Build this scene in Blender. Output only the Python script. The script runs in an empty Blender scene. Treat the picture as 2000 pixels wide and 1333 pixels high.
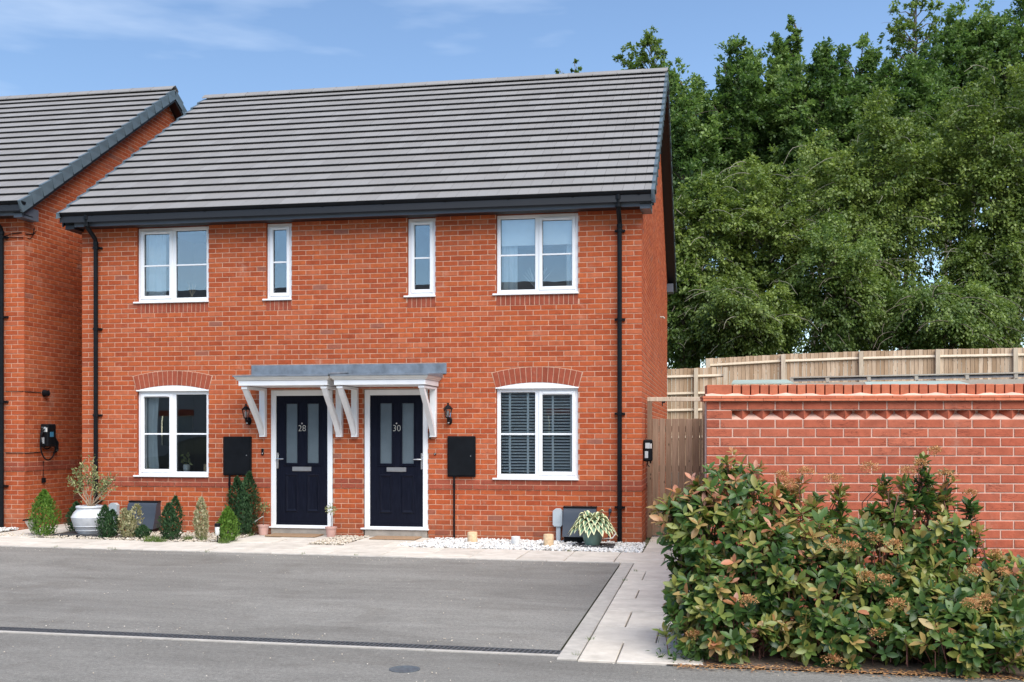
import bpy, math, random
import numpy as np
from mathutils import Vector

random.seed(7)
rng = np.random.default_rng(11)
R_ = math.radians
scene = bpy.context.scene
col = scene.collection

# ------------------------------------------------------------------ camera
cam_d = bpy.data.cameras.new("camera")
cam = bpy.data.objects.new("camera", cam_d)
col.objects.link(cam)
cam.location = (9.746, -15.687, 1.6)
cam.rotation_euler = (R_(90), 0, 0.1803)
cam_d.sensor_width = 36.0
cam_d.lens = 2130 / 2000 * 36
cam_d.shift_y = 177.6 / 2000
cam_d.clip_end = 2000
scene.camera = cam

# ------------------------------------------------------------------ light
SUN_EL, SUN_AZ = 52, 38          # azimuth measured from the -Y side, towards -X when negative
world = bpy.data.worlds.new("World")
scene.world = world
world.use_nodes = True
wn = world.node_tree
wn.nodes.clear()
w_out = wn.nodes.new('ShaderNodeOutputWorld')
w_bg = wn.nodes.new('ShaderNodeBackground')
w_bg.inputs['Strength'].default_value = 0.15
sky = wn.nodes.new('ShaderNodeTexSky')
sky.sky_type = 'NISHITA'
sky.sun_disc = False
sky.sun_elevation = R_(SUN_EL)
sky.sun_rotation = R_(180 + SUN_AZ)
sky.air_density = 1.0
sky.dust_density = 0.0
sky.ozone_density = 3.2
# thin streaky cloud, made from the direction of view on the sky itself
tc = wn.nodes.new('ShaderNodeTexCoord')
mp = wn.nodes.new('ShaderNodeMapping')
mp.inputs['Scale'].default_value = (1.6, 1.6, 8.0)
mp.inputs['Rotation'].default_value = (0.05, 0.12, 0)
ns = wn.nodes.new('ShaderNodeTexNoise')
ns.inputs['Scale'].default_value = 1.9
ns.inputs['Detail'].default_value = 5
ns.inputs['Roughness'].default_value = 0.5
cr = wn.nodes.new('ShaderNodeValToRGB')
cr.color_ramp.elements[0].position = 0.49
cr.color_ramp.elements[0].color = (0, 0, 0, 1)
cr.color_ramp.elements[1].position = 0.80
cr.color_ramp.elements[1].color = (0.55, 0.55, 0.55, 1)
mx = wn.nodes.new('ShaderNodeMix'); mx.data_type = 'RGBA'
mx.inputs['B'].default_value = (6.3, 6.9, 7.6, 1)
L = wn.links.new
L(tc.outputs['Generated'], mp.inputs['Vector']); L(mp.outputs[0], ns.inputs['Vector'])
L(ns.outputs['Fac'], cr.inputs['Fac']); L(cr.outputs['Color'], mx.inputs['Factor'])
L(sky.outputs['Color'], mx.inputs['A']); L(mx.outputs['Result'], w_bg.inputs['Color'])
L(w_bg.outputs[0], w_out.inputs['Surface'])

sun_d = bpy.data.lights.new("sun", 'SUN')
sun_d.energy = 4.9
sun_d.angle = R_(60)
sun_d.color = (1.0, 0.96, 0.9)
sun = bpy.data.objects.new("sun", sun_d)
col.objects.link(sun)
sd = Vector((math.sin(R_(SUN_AZ)) * math.cos(R_(SUN_EL)), -math.cos(R_(SUN_AZ)) * math.cos(R_(SUN_EL)), math.sin(R_(SUN_EL))))
sun.rotation_euler = sd.to_track_quat('Z', 'Y').to_euler()

scene.view_settings.view_transform = 'Standard'
scene.view_settings.look = 'None'
scene.view_settings.exposure = 0.38
scene.view_settings.gamma = 1
scene.view_settings.use_curve_mapping = False

# ------------------------------------------------------------------ materials
def new_mat(name):
    m = bpy.data.materials.new(name); m.use_nodes = True
    nt = m.node_tree
    return m, nt, nt.nodes['Principled BSDF']

def node(nt, t, **kw):
    n = nt.nodes.new(t)
    for k, v in kw.items():
        if k in n.inputs: n.inputs[k].default_value = v
        else: setattr(n, k, v)
    return n

def ramp(nt, fac, stops):
    r = nt.nodes.new('ShaderNodeValToRGB')
    e = r.color_ramp.elements
    while len(e) < len(stops): e.new(0.5)
    for el, (p, c) in zip(e, stops):
        el.position = p; el.color = (*c, 1) if len(c) == 3 else c
    nt.links.new(fac, r.inputs['Fac'])
    return r

def mixc(nt, fac, a, b, mode='MIX'):
    m = nt.nodes.new('ShaderNodeMix'); m.data_type = 'RGBA'; m.blend_type = mode
    for s, v in (('Factor', fac), ('A', a), ('B', b)):
        if hasattr(v, 'is_linked') or hasattr(v, 'links'): nt.links.new(v, m.inputs[s])
        elif isinstance(v, (int, float)): m.inputs[s].default_value = v
        else: m.inputs[s].default_value = (*v, 1)
    return m.outputs['Result']

def pos(nt, scale=(1, 1, 1)):
    g = nt.nodes.new('ShaderNodeNewGeometry')
    m = nt.nodes.new('ShaderNodeMapping'); m.inputs['Scale'].default_value = scale
    nt.links.new(g.outputs['Position'], m.inputs['Vector'])
    return m.outputs[0]

def noise(nt, scale, detail=4, rough=0.5, vec=None, dist=0.0):
    n = node(nt, 'ShaderNodeTexNoise', Scale=scale, Detail=detail, Roughness=rough, Distortion=dist)
    nt.links.new(vec if vec is not None else pos(nt), n.inputs['Vector'])
    return n.outputs['Fac']

def bump(nt, b, h, strength=0.3, dist=0.01):
    n = node(nt, 'ShaderNodeBump', Strength=strength, Distance=dist)
    nt.links.new(h, n.inputs['Height']); nt.links.new(n.outputs[0], b.inputs['Normal'])

def each(nt):
    """a random number for every separate piece"""
    g = nt.nodes.new('ShaderNodeNewGeometry'); o = nt.nodes.new('ShaderNodeObjectInfo')
    a = node(nt, 'ShaderNodeMath', operation='ADD'); f = node(nt, 'ShaderNodeMath', operation='FRACT')
    nt.links.new(g.outputs['Random Per Island'], a.inputs[0]); nt.links.new(o.outputs['Random'], a.inputs[1])
    nt.links.new(a.outputs[0], f.inputs[0])
    return f.outputs[0]

def simple(name, color, rough=0.6, var=0.12, nscale=6, bmp=0.15, bscale=120, metal=0.0, spec=0.5, coat=0.0):
    m, nt, b = new_mat(name)
    d = tuple(c * (1 - var) for c in color); l = tuple(min(1, c * (1 + var)) for c in color)
    n = noise(nt, nscale, 5, 0.6)
    r = ramp(nt, n, [(0.3, d), (0.7, l)])
    nt.links.new(r.outputs[0], b.inputs['Base Color'])
    b.inputs['Roughness'].default_value = rough
    b.inputs['Metallic'].default_value = metal
    b.inputs['Specular IOR Level'].default_value = spec
    b.inputs['Coat Weight'].default_value = coat
    if bmp: bump(nt, b, noise(nt, bscale, 3), bmp, 0.003)
    return m

def brick_mat(name, cols, crease=0.5, grey=True):
    m, nt, b = new_mat(name)
    e = each(nt)
    r = ramp(nt, e, cols)
    r.color_ramp.interpolation = 'LINEAR'
    mott = noise(nt, 14, 6, 0.65)
    c = mixc(nt, 0.75, r.outputs[0], ramp(nt, mott, [(0.3, (0.72, 0.70, 0.68)), (0.68, (1.15, 1.13, 1.10))]).outputs[0], 'MULTIPLY')
    big = noise(nt, 0.55, 4, 0.6)
    c = mixc(nt, 0.7, c, ramp(nt, big, [(0.3, (0.84, 0.82, 0.80)), (0.7, (1.14, 1.13, 1.12))]).outputs[0], 'MULTIPLY')
    # sand creases, thin dark wavy strokes
    w = noise(nt, 3.0, 3, 0.5, pos(nt, (2.2, 2.2, 12)), 1.2)
    cz = ramp(nt, w, [(0.47, (0, 0, 0)), (0.50, (1, 1, 1)), (0.53, (0, 0, 0))])
    gate = ramp(nt, noise(nt, 5, 2), [(0.52, (0, 0, 0)), (0.60, (1, 1, 1))])
    f = mixc(nt, 1.0, cz.outputs[0], gate.outputs[0], 'MULTIPLY')
    f2 = node(nt, 'ShaderNodeMath', operation='MULTIPLY'); nt.links.new(f, f2.inputs[0]); f2.inputs[1].default_value = crease
    c = mixc(nt, f2.outputs[0], c, (0.12, 0.03, 0.02))
    # lime bloom
    bl = ramp(nt, noise(nt, 2.1, 6, 0.7), [(0.60, (0, 0, 0)), (0.78, (0.5, 0.5, 0.5))])
    c = mixc(nt, bl.outputs[0], c, (0.55, 0.36, 0.27))
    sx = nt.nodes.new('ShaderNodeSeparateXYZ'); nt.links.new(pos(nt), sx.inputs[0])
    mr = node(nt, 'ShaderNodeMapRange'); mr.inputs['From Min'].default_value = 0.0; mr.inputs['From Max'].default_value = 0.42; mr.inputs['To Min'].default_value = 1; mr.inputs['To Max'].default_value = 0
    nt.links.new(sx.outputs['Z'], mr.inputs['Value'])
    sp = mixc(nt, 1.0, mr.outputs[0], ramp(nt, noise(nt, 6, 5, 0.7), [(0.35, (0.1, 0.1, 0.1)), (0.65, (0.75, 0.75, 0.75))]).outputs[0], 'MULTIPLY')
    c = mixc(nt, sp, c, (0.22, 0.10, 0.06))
    nt.links.new(c, b.inputs['Base Color'])
    b.inputs['Roughness'].default_value = 0.88
    b.inputs['Specular IOR Level'].default_value = 0.25
    bump(nt, b, noise(nt, 70, 6, 0.7), 0.6, 0.004)
    return m

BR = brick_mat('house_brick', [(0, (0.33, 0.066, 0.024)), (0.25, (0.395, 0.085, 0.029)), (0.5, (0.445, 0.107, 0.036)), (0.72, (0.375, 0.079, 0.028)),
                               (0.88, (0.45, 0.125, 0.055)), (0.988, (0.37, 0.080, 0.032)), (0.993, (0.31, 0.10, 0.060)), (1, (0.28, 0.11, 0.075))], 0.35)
BRW = brick_mat('wall_brick', [(0, (0.40, 0.100, 0.056)), (0.3, (0.46, 0.126, 0.070)), (0.6, (0.42, 0.110, 0.062)), (0.85, (0.49, 0.150, 0.088)), (1, (0.37, 0.096, 0.055))], 0.75)
BRD = brick_mat('dark_red_brick', [(0, (0.26, 0.062, 0.034)), (0.5, (0.32, 0.078, 0.042)), (1, (0.29, 0.07, 0.04))], 0.1)
BRC = brick_mat('coping_brick', [(0, (0.50, 0.145, 0.075)), (0.5, (0.55, 0.17, 0.09)), (1, (0.44, 0.12, 0.065))], 0.2)
MORTAR = simple('mortar', (0.54, 0.32, 0.22), 0.95, 0.16, 9, 0.6, 220)
MORTARW = simple('garden_wall_mortar', (0.60, 0.38, 0.295), 0.95, 0.16, 9, 0.6, 220)
UPVC = simple('white_upvc', (0.80, 0.81, 0.82), 0.28, 0.03, 3, 0)
PAINTW = simple('white_painted_timber', (0.77, 0.78, 0.79), 0.45, 0.05, 4, 0.1, 60)
CREAM = simple('weathered_white_paint', (0.66, 0.64, 0.60), 0.5, 0.06, 4, 0.1, 60)
BLACKP = simple('black_plastic', (0.008, 0.009, 0.011), 0.34, 0.2, 8, 0.05, spec=0.12)
FASCIA = simple('dark_grey_fascia', (0.082, 0.095, 0.118), 0.42, 0.08, 3, 0.05)
SOFF = simple('black_soffit', (0.010, 0.010, 0.012), 0.5, 0.1, 3, 0)
VERGE = simple('slate_blue_verge', (0.085, 0.115, 0.135), 0.42, 0.12, 5, 0.1)
LEAD = simple('lead_sheet', (0.17, 0.20, 0.235), 0.5, 0.3, 7, 0.25, 25, metal=0.25)
GREYP = simple('light_grey_plastic', (0.42, 0.47, 0.50), 0.5, 0.06, 5, 0.05)
COWL = simple('charcoal_box_plastic', (0.045, 0.056, 0.074), 0.4, 0.1, 4, 0.05, spec=0.3)
STEEL = simple('brushed_steel', (0.62, 0.62, 0.62), 0.28, 0.05, 20, 0, metal=0.9)
CONC = simple('concrete_step', (0.34, 0.30, 0.255), 0.9, 0.2, 8, 0.4, 90)
COIR = simple('coir_mat', (0.30, 0.19, 0.11), 0.98, 0.25, 60, 0.9, 300)
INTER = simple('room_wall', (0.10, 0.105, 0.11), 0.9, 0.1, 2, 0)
CLOTH = simple('pale_curtain', (0.62, 0.66, 0.68), 0.9, 0.06, 8, 0.1)
BLIND = simple('blind_slat_white', (0.85, 0.86, 0.86), 0.5, 0.04, 8, 0)
DKGREEN = simple('painted_green', (0.2, 0.32, 0.26), 0.45, 0.06, 6, 0.05)
SOIL = simple('soil', (0.12, 0.085, 0.062), 0.98, 0.4, 20, 0.9, 80)
BARK = simple('bark', (0.16, 0.13, 0.10), 0.9, 0.35, 12, 0.8, 40)
PALEBARK = simple('pale_twig_bark', (0.24, 0.22, 0.165), 0.9, 0.25, 12, 0.4, 40)
STEM = simple('red_brown_stem', (0.13, 0.05, 0.035), 0.7, 0.3, 20, 0.2)
TERRA = simple('pink_plastic_pot', (0.55, 0.33, 0.28), 0.6, 0.08, 10, 0.1)
LOG = simple('cut_log', (0.60, 0.43, 0.26), 0.85, 0.22, 25, 0.5, 40)
WHITEP = simple('white_ceramic', (0.70, 0.70, 0.68), 0.4, 0.05, 10, 0.05)
SLATE = simple('slate_mat', (0.035, 0.035, 0.038), 0.7, 0.25, 25, 0.5, 60)
NUMBER = simple('polished_number', (0.70, 0.68, 0.60), 0.25, 0.03, 5, 0, metal=0.6)
ALU = simple('white_aluminium', (0.36, 0.32, 0.27), 0.4, 0.08, 10, 0)

def timber(name, a, bcol):
    m, nt, b = new_mat(name)
    e = each(nt)
    base = ramp(nt, e, [(0, a), (1, bcol)])
    g = noise(nt, 3.0, 6, 0.6, pos(nt, (14, 14, 0.9)), 0.6)
    c = mixc(nt, 0.8, base.outputs[0], ramp(nt, g, [(0.3, (0.66, 0.62, 0.57)), (0.7, (1.15, 1.13, 1.10))]).outputs[0], 'MULTIPLY')
    k = node(nt, 'ShaderNodeTexVoronoi', Scale=4.2); nt.links.new(pos(nt, (2.2, 2.2, 1)), k.inputs['Vector'])
    kn = ramp(nt, k.outputs['Distance'], [(0.05, (1, 1, 1)), (0.11, (0, 0, 0))])
    c = mixc(nt, kn.outputs[0], c, tuple(x * 0.32 for x in a))
    nt.links.new(c, b.inputs['Base Color']); b.inputs['Roughness'].default_value = 0.85
    b.inputs['Specular IOR Level'].default_value = 0.2
    bump(nt, b, g, 0.4, 0.006)
    return m
FENCE = timber('fence_timber', (0.36, 0.245, 0.155), (0.60, 0.47, 0.35))
FENCEP = timber('fence_post_timber', (0.52, 0.44, 0.34), (0.58, 0.50, 0.40))
GATE = timber('gate_timber', (0.22, 0.145, 0.10), (0.31, 0.215, 0.155))

def asphalt_mat(name, k=1.0):
    m, nt, b = new_mat(name)
    big = noise(nt, 0.5, 5, 0.6, pos(nt, (0.8, 1.9, 1)), 0.9)
    c = ramp(nt, big, [(0.28, (0.155 * k, 0.146 * k, 0.134 * k)), (0.5, (0.196 * k, 0.186 * k, 0.172 * k)), (0.72, (0.235 * k, 0.224 * k, 0.208 * k))]).outputs[0]
    st = ramp(nt, noise(nt, 1.1, 5, 0.65, None, 0.8), [(0.55, (0, 0, 0)), (0.75, (0.55, 0.55, 0.55))]).outputs[0]
    c = mixc(nt, st, c, (0.115 * k, 0.102 * k, 0.088 * k))
    dust = ramp(nt, noise(nt, 1.7, 6, 0.7), [(0.60, (0, 0, 0)), (0.8, (0.35, 0.35, 0.35))]).outputs[0]
    c = mixc(nt, dust, c, (0.34, 0.315, 0.28))
    streak = ramp(nt, noise(nt, 1.3, 5, 0.7, pos(nt, (0.5, 2.6, 1)), 1.6), [(0.36, (0.80, 0.79, 0.78)), (0.62, (1.12, 1.12, 1.11))]).outputs[0]
    c = mixc(nt, 0.5, c, streak, 'MULTIPLY')
    mid = ramp(nt, noise(nt, 38, 5, 0.75), [(0.34, (0.72, 0.72, 0.71)), (0.66, (1.22, 1.22, 1.21))]).outputs[0]
    c = mixc(nt, 0.85, c, mid, 'MULTIPLY')
    spk = ramp(nt, noise(nt, 24, 2, 0.6), [(0.70, (0, 0, 0)), (0.76, (0.8, 0.8, 0.8))]).outputs[0]
    c = mixc(nt, spk, c, (0.34, 0.32, 0.29))
    fine = noise(nt, 170, 3, 0.8)
    c = mixc(nt, 0.8, c, ramp(nt, fine, [(0.30, (0.40, 0.40, 0.40)), (0.70, (1.6, 1.6, 1.57))]).outputs[0], 'MULTIPLY')
    nt.links.new(c, b.inputs['Base Color']); b.inputs['Roughness'].default_value = 0.85
    b.inputs['Specular IOR Level'].default_value = 0.3
    bump(nt, b, noise(nt, 130, 4, 0.7), 0.55, 0.006)
    return m
ASPH = asphalt_mat('drive_asphalt', 1.0)
ROAD = asphalt_mat('road_asphalt', 0.93)

def slab_mat():
    m, nt, b = new_mat('paving_slab')
    base = ramp(nt, each(nt), [(0, (0.50, 0.45, 0.395)), (0.5, (0.59, 0.54, 0.475)), (1, (0.55, 0.50, 0.445))])
    n = ramp(nt, noise(nt, 5, 6, 0.7), [(0.3, (0.80, 0.79, 0.77)), (0.7, (1.10, 1.10, 1.09))])
    c = mixc(nt, 1.0, base.outputs[0], n.outputs[0], 'MULTIPLY')
    d = ramp(nt, noise(nt, 1.4, 5, 0.7), [(0.58, (0, 0, 0)), (0.75, (0.5, 0.5, 0.5))])
    c = mixc(nt, d.outputs[0], c, (0.24, 0.22, 0.18))
    nt.links.new(c, b.inputs['Base Color']); b.inputs['Roughness'].default_value = 0.88
    bump(nt, b, noise(nt, 90, 4, 0.7), 0.35, 0.004)
    return m
SLAB = slab_mat()
KERB = simple('concrete_edging', (0.40, 0.37, 0.33), 0.9, 0.15, 12, 0.4, 90)
JOINT = simple('paving_joint_sand', (0.16, 0.14, 0.11), 0.95, 0.3, 20, 0.5, 80)

def tile_mat():
    m, nt, b = new_mat('roof_tile')
    base = ramp(nt, each(nt), [(0, (0.205, 0.194, 0.186)), (0.5, (0.220, 0.209, 0.201)), (1, (0.235, 0.225, 0.218))])
    n = ramp(nt, noise(nt, 3, 6, 0.7), [(0.3, (0.95, 0.95, 0.955)), (0.7, (1.04, 1.04, 1.035))])
    c = mixc(nt, 1.0, base.outputs[0], n.outputs[0], 'MULTIPLY')
    nt.links.new(c, b.inputs['Base Color']); b.inputs['Roughness'].default_value = 0.62
    b.inputs['Specular IOR Level'].default_value = 0.45
    bump(nt, b, noise(nt, 60, 4, 0.7), 0.25, 0.003)
    return m
TILE = tile_mat()
DARKFILL = simple('tile_shade_and_drain_black', (0.012, 0.012, 0.014), 0.9, 0.1, 4, 0)  # near-black for the shade painted below tile edges, and for the drain bed
PEBW = None
def pebble_mat(name, stops):
    m, nt, b = new_mat(name)
    c = ramp(nt, each(nt), stops)
    nt.links.new(c.outputs[0], b.inputs['Base Color']); b.inputs['Roughness'].default_value = 0.75
    return m
PEBW = pebble_mat('white_pebble', [(0, (0.40, 0.38, 0.35)), (0.35, (0.60, 0.59, 0.57)), (0.85, (0.74, 0.73, 0.71)), (1, (0.34, 0.30, 0.26))])
PEBB = pebble_mat('buff_gravel', [(0, (0.42, 0.35, 0.26)), (0.5, (0.58, 0.50, 0.40)), (0.85, (0.66, 0.60, 0.52)), (1, (0.22, 0.17, 0.13))])

def leaf_mat(name, stops, rough=0.45, trans=0.35, spec=0.4):
    m, nt, b = new_mat(name)
    a = nt.nodes.new('ShaderNodeAttribute'); a.attribute_name = 'tint'
    r = ramp(nt, a.outputs['Fac'], stops)
    nt.links.new(r.outputs[0], b.inputs['Base Color'])
    b.inputs['Roughness'].default_value = rough; b.inputs['Specular IOR Level'].default_value = spec
    t = nt.nodes.new('ShaderNodeBsdfTranslucent')
    hs = node(nt, 'ShaderNodeHueSaturation', Saturation=1.1, Value=1.5); nt.links.new(r.outputs[0], hs.inputs['Color'])
    nt.links.new(hs.outputs[0], t.inputs['Color'])
    mixs = node(nt, 'ShaderNodeMixShader', Fac=trans)
    nt.links.new(b.outputs[0], mixs.inputs[1]); nt.links.new(t.outputs[0], mixs.inputs[2])
    nt.links.new(mixs.outputs[0], nt.nodes['Material Output'].inputs['Surface'])
    return m
LF_OLIVE = leaf_mat('olive_green_leaf', [(0, (0.054, 0.092, 0.020)), (0.5, (0.125, 0.180, 0.038)), (1, (0.24, 0.30, 0.070))])
LF_DARK = leaf_mat('deep_green_leaf', [(0, (0.042, 0.086, 0.022)), (0.5, (0.098, 0.168, 0.042)), (1, (0.20, 0.285, 0.078))])
LF_MID = leaf_mat('mid_green_leaf', [(0, (0.046, 0.088, 0.020)), (0.5, (0.105, 0.165, 0.036)), (1, (0.205, 0.27, 0.062))])
LF_SHRUB = leaf_mat('laurel_leaf', [(0, (0.026, 0.062, 0.016)), (0.35, (0.080, 0.148, 0.032)), (0.6, (0.22, 0.24, 0.056)), (0.78, (0.36, 0.24, 0.09)),
                                    (0.9, (0.44, 0.17, 0.08)), (1, (0.50, 0.27, 0.20))], 0.38, 0.25, 0.45)
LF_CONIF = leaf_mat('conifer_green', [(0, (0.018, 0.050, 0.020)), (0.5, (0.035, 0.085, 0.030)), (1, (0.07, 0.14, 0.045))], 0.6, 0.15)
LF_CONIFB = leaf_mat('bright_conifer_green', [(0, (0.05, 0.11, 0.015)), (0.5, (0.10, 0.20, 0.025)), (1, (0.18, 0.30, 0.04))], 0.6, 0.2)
LF_CREAM = leaf_mat('variegated_cream', [(0, (0.10, 0.13, 0.045)), (0.4, (0.36, 0.34, 0.18)), (1, (0.66, 0.60, 0.42))], 0.5, 0.2)
LF_GREY = leaf_mat('grey_green_leaf', [(0, (0.09, 0.12, 0.045)), (0.5, (0.20, 0.23, 0.09)), (1, (0.38, 0.38, 0.18))], 0.6, 0.2)
FLOWER = leaf_mat('rusty_flower_head', [(0, (0.30, 0.13, 0.05)), (0.5, (0.48, 0.24, 0.10)), (1, (0.62, 0.38, 0.17))], 0.8, 0.2)
GRASSM = leaf_mat('grass_blade', [(0, (0.05, 0.10, 0.02)), (1, (0.16, 0.22, 0.05))], 0.6, 0.3)

def glass_mat(name, refl=0.22, tint=(0.93, 0.97, 0.975)):
    m, nt, b = new_mat(name)
    nt.nodes.remove(b)
    g = node(nt, 'ShaderNodeBsdfGlossy', Roughness=0.0); g.inputs['Color'].default_value = (0.95, 0.98, 1, 1)
    t = node(nt, 'ShaderNodeBsdfTransparent'); t.inputs['Color'].default_value = (*tint, 1)
    fr = node(nt, 'ShaderNodeFresnel', IOR=1.5)
    ma = node(nt, 'ShaderNodeMath', operation='ADD'); nt.links.new(fr.outputs[0], ma.inputs[0]); ma.inputs[1].default_value = refl
    mxs = nt.nodes.new('ShaderNodeMixShader')
    # slight waviness of real panes
    bp = node(nt, 'ShaderNodeBump', Strength=0.04, Distance=0.01); nt.links.new(noise(nt, 2.3, 2), bp.inputs['Height'])
    nt.links.new(bp.outputs[0], g.inputs['Normal'])
    nt.links.new(ma.outputs[0], mxs.inputs[0]); nt.links.new(t.outputs[0], mxs.inputs[1]); nt.links.new(g.outputs[0], mxs.inputs[2])
    nt.links.new(mxs.outputs[0], nt.nodes['Material Output'].inputs['Surface'])
    return m
GLASS = glass_mat('window_glass', 0.105)
LAMPG = glass_mat('lantern_glass', 0.08, (0.9, 0.9, 0.88))
FROST = simple('frosted_door_glass', (0.095, 0.125, 0.145), 0.22, 0.12, 3, 0.1, 40, spec=0.9)
DOORM, _nt, _b = new_mat('navy_grained_door')
_g = noise(_nt, 4, 5, 0.6, pos(_nt, (14, 14, 1.2)), 0.8)
_nt.links.new(ramp(_nt, _g, [(0.3, (0.005, 0.006, 0.012)), (0.7, (0.010, 0.012, 0.022))]).outputs[0], _b.inputs['Base Color'])
_b.inputs['Roughness'].default_value = 0.30; _b.inputs['Specular IOR Level'].default_value = 0.09; bump(_nt, _b, _g, 0.25, 0.003)
DOORM_ = DOORM
RENDER = simple('white_render', (0.27, 0.26, 0.25), 0.9, 0.05, 2, 0.2, 60)
POLY = simple('aqua_roof_sheet', (0.36, 0.45, 0.42), 0.4, 0.08, 6, 0.05)
CARP = simple('dark_car_paint', (0.012, 0.016, 0.03), 0.2, 0.05, 2, 0, coat=1.0)
RUBBER = simple('tyre_rubber', (0.02, 0.02, 0.02), 0.8, 0.1, 10, 0.2)

# ------------------------------------------------------------------ mesh helpers
class MB:
    def __init__(s): s.v = []; s.f = []
    def add(s, vs, fs):
        n = len(s.v); s.v.extend(vs); s.f.extend(tuple(i + n for i in f) for f in fs); return s
    def quad(s, a, b, c, d): return s.add([a, b, c, d], [(0, 1, 2, 3)])
    def box(s, x0, x1, y0, y1, z0, z1):
        return s.add([(x0, y0, z0), (x1, y0, z0), (x1, y1, z0), (x0, y1, z0), (x0, y0, z1), (x1, y0, z1), (x1, y1, z1), (x0, y1, z1)],
                     [(0, 3, 2, 1), (4, 5, 6, 7), (0, 1, 5, 4), (1, 2, 6, 5), (2, 3, 7, 6), (3, 0, 4, 7)])
    def cbox(s, x0, x1, y0, y1, z0, z1, c=0.004):
        """box with chamfered edges"""
        X, Y, Z = (x0, x1), (y0, y1), (z0, z1)
        vs = []; idx = {}
        for i in (0, 1):
            for j in (0, 1):
                for k in (0, 1):
                    sx, sy, sz = (1 - 2 * i) * c, (1 - 2 * j) * c, (1 - 2 * k) * c
                    idx[i, j, k, 0] = len(vs); vs.append((X[i], Y[j] + sy, Z[k] + sz))
                    idx[i, j, k, 1] = len(vs); vs.append((X[i] + sx, Y[j], Z[k] + sz))
                    idx[i, j, k, 2] = len(vs); vs.append((X[i] + sx, Y[j] + sy, Z[k]))
        F = []
        for i in (0, 1): F.append([idx[i, 0, 0, 0], idx[i, 1, 0, 0], idx[i, 1, 1, 0], idx[i, 0, 1, 0]])
        for j in (0, 1): F.append([idx[0, j, 0, 1], idx[1, j, 0, 1], idx[1, j, 1, 1], idx[0, j, 1, 1]])
        for k in (0, 1): F.append([idx[0, 0, k, 2], idx[1, 0, k, 2], idx[1, 1, k, 2], idx[0, 1, k, 2]])
        for a in (0, 1):
            for b in (0, 1):
                F.append([idx[0, a, b, 1], idx[1, a, b, 1], idx[1, a, b, 2], idx[0, a, b, 2]])
                F.append([idx[a, 0, b, 0], idx[a, 1, b, 0], idx[a, 1, b, 2], idx[a, 0, b, 2]])
                F.append([idx[a, b, 0, 0], idx[a, b, 1, 0], idx[a, b, 1, 1], idx[a, b, 0, 1]])
        for i in (0, 1):
            for j in (0, 1):
                for k in (0, 1): F.append([idx[i, j, k, 0], idx[i, j, k, 1], idx[i, j, k, 2]])
        ctr = np.array([(x0 + x1) / 2, (y0 + y1) / 2, (z0 + z1) / 2]); G = []
        V = np.array(vs)
        for f in F:
            p = V[f]; n = np.cross(p[1] - p[0], p[2] - p[0])
            if n @ (p.mean(0) - ctr) < 0: f = f[::-1]
            G.append(tuple(f))
        return s.add(vs, G)
    def ring(s, pts, axis_pts=None): pass
    def lathe(s, cx, cy, prof, n=24, cap=True):
        vs = [(cx + r * math.cos(2 * math.pi * i / n), cy + r * math.sin(2 * math.pi * i / n), z) for r, z in prof for i in range(n)]
        fs = [(a * n + i, a * n + (i + 1) % n, (a + 1) * n + (i + 1) % n, (a + 1) * n + i) for a in range(len(prof) - 1) for i in range(n)]
        if cap:
            fs.append(tuple(range(n))[::-1]); fs.append(tuple((len(prof) - 1) * n + i for i in range(n)))
        return s.add(vs, fs)
    def tube(s, pts, rad, n=8):
        P = [Vector(p) for p in pts]
        if not hasattr(rad, '__len__'): rad = [rad] * len(P)
        vs = []; ref = Vector((0.31, 0.17, 0.93))
        for i, p in enumerate(P):
            d = (P[min(i + 1, len(P) - 1)] - P[max(i - 1, 0)]).normalized()
            a = d.cross(ref)
            if a.length < 1e-3: a = d.cross(Vector((1, 0, 0)))
            a.normalize(); b = d.cross(a)
            for k in range(n):
                t = 2 * math.pi * k / n
                vs.append(tuple(p + (a * math.cos(t) + b * math.sin(t)) * rad[i]))
        fs = [(i * n + k, i * n + (k + 1) % n, (i + 1) * n + (k + 1) % n, (i + 1) * n + k) for i in range(len(P) - 1) for k in range(n)]
        fs.append(tuple(range(n))[::-1]); fs.append(tuple((len(P) - 1) * n + k for k in range(n)))
        return s.add(vs, fs)
    def prism(s, poly, x0, x1, ax='x'):
        """poly (a,b) extruded along an axis; ax x: (y,z)  ax y: (x,z)  ax z: (x,y)"""
        n = len(poly)
        f = {'x': lambda t, a, b: (t, a, b), 'y': lambda t, a, b: (a, t, b), 'z': lambda t, a, b: (a, b, t)}[ax]
        vs = [f(x0, a, b) for a, b in poly] + [f(x1, a, b) for a, b in poly]
        fs = [(i, (i + 1) % n, n + (i + 1) % n, n + i) for i in range(n)] + [tuple(range(n))[::-1], tuple(range(n, 2 * n))]
        return s.add(vs, fs)

ORG = {}
def tagd(o, label=None, cat=None, group=None, kind=None):
    if label: o['label'] = label
    if cat: o['category'] = cat
    if group: o['group'] = group
    if kind: o['kind'] = kind
    return o

def link(name, me, parent=None, loc=(0, 0, 0)):
    o = bpy.data.objects.new(name, me); col.objects.link(o)
    if parent is not None: o.parent = parent
    o.location = loc
    return o

def root(name, loc, label, cat, group=None, rotz=0):
    o = link(name, None, None, loc); o.rotation_euler = (0, 0, rotz); ORG[o.name] = Vector(loc)
    return tagd(o, label, cat, group)

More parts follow.
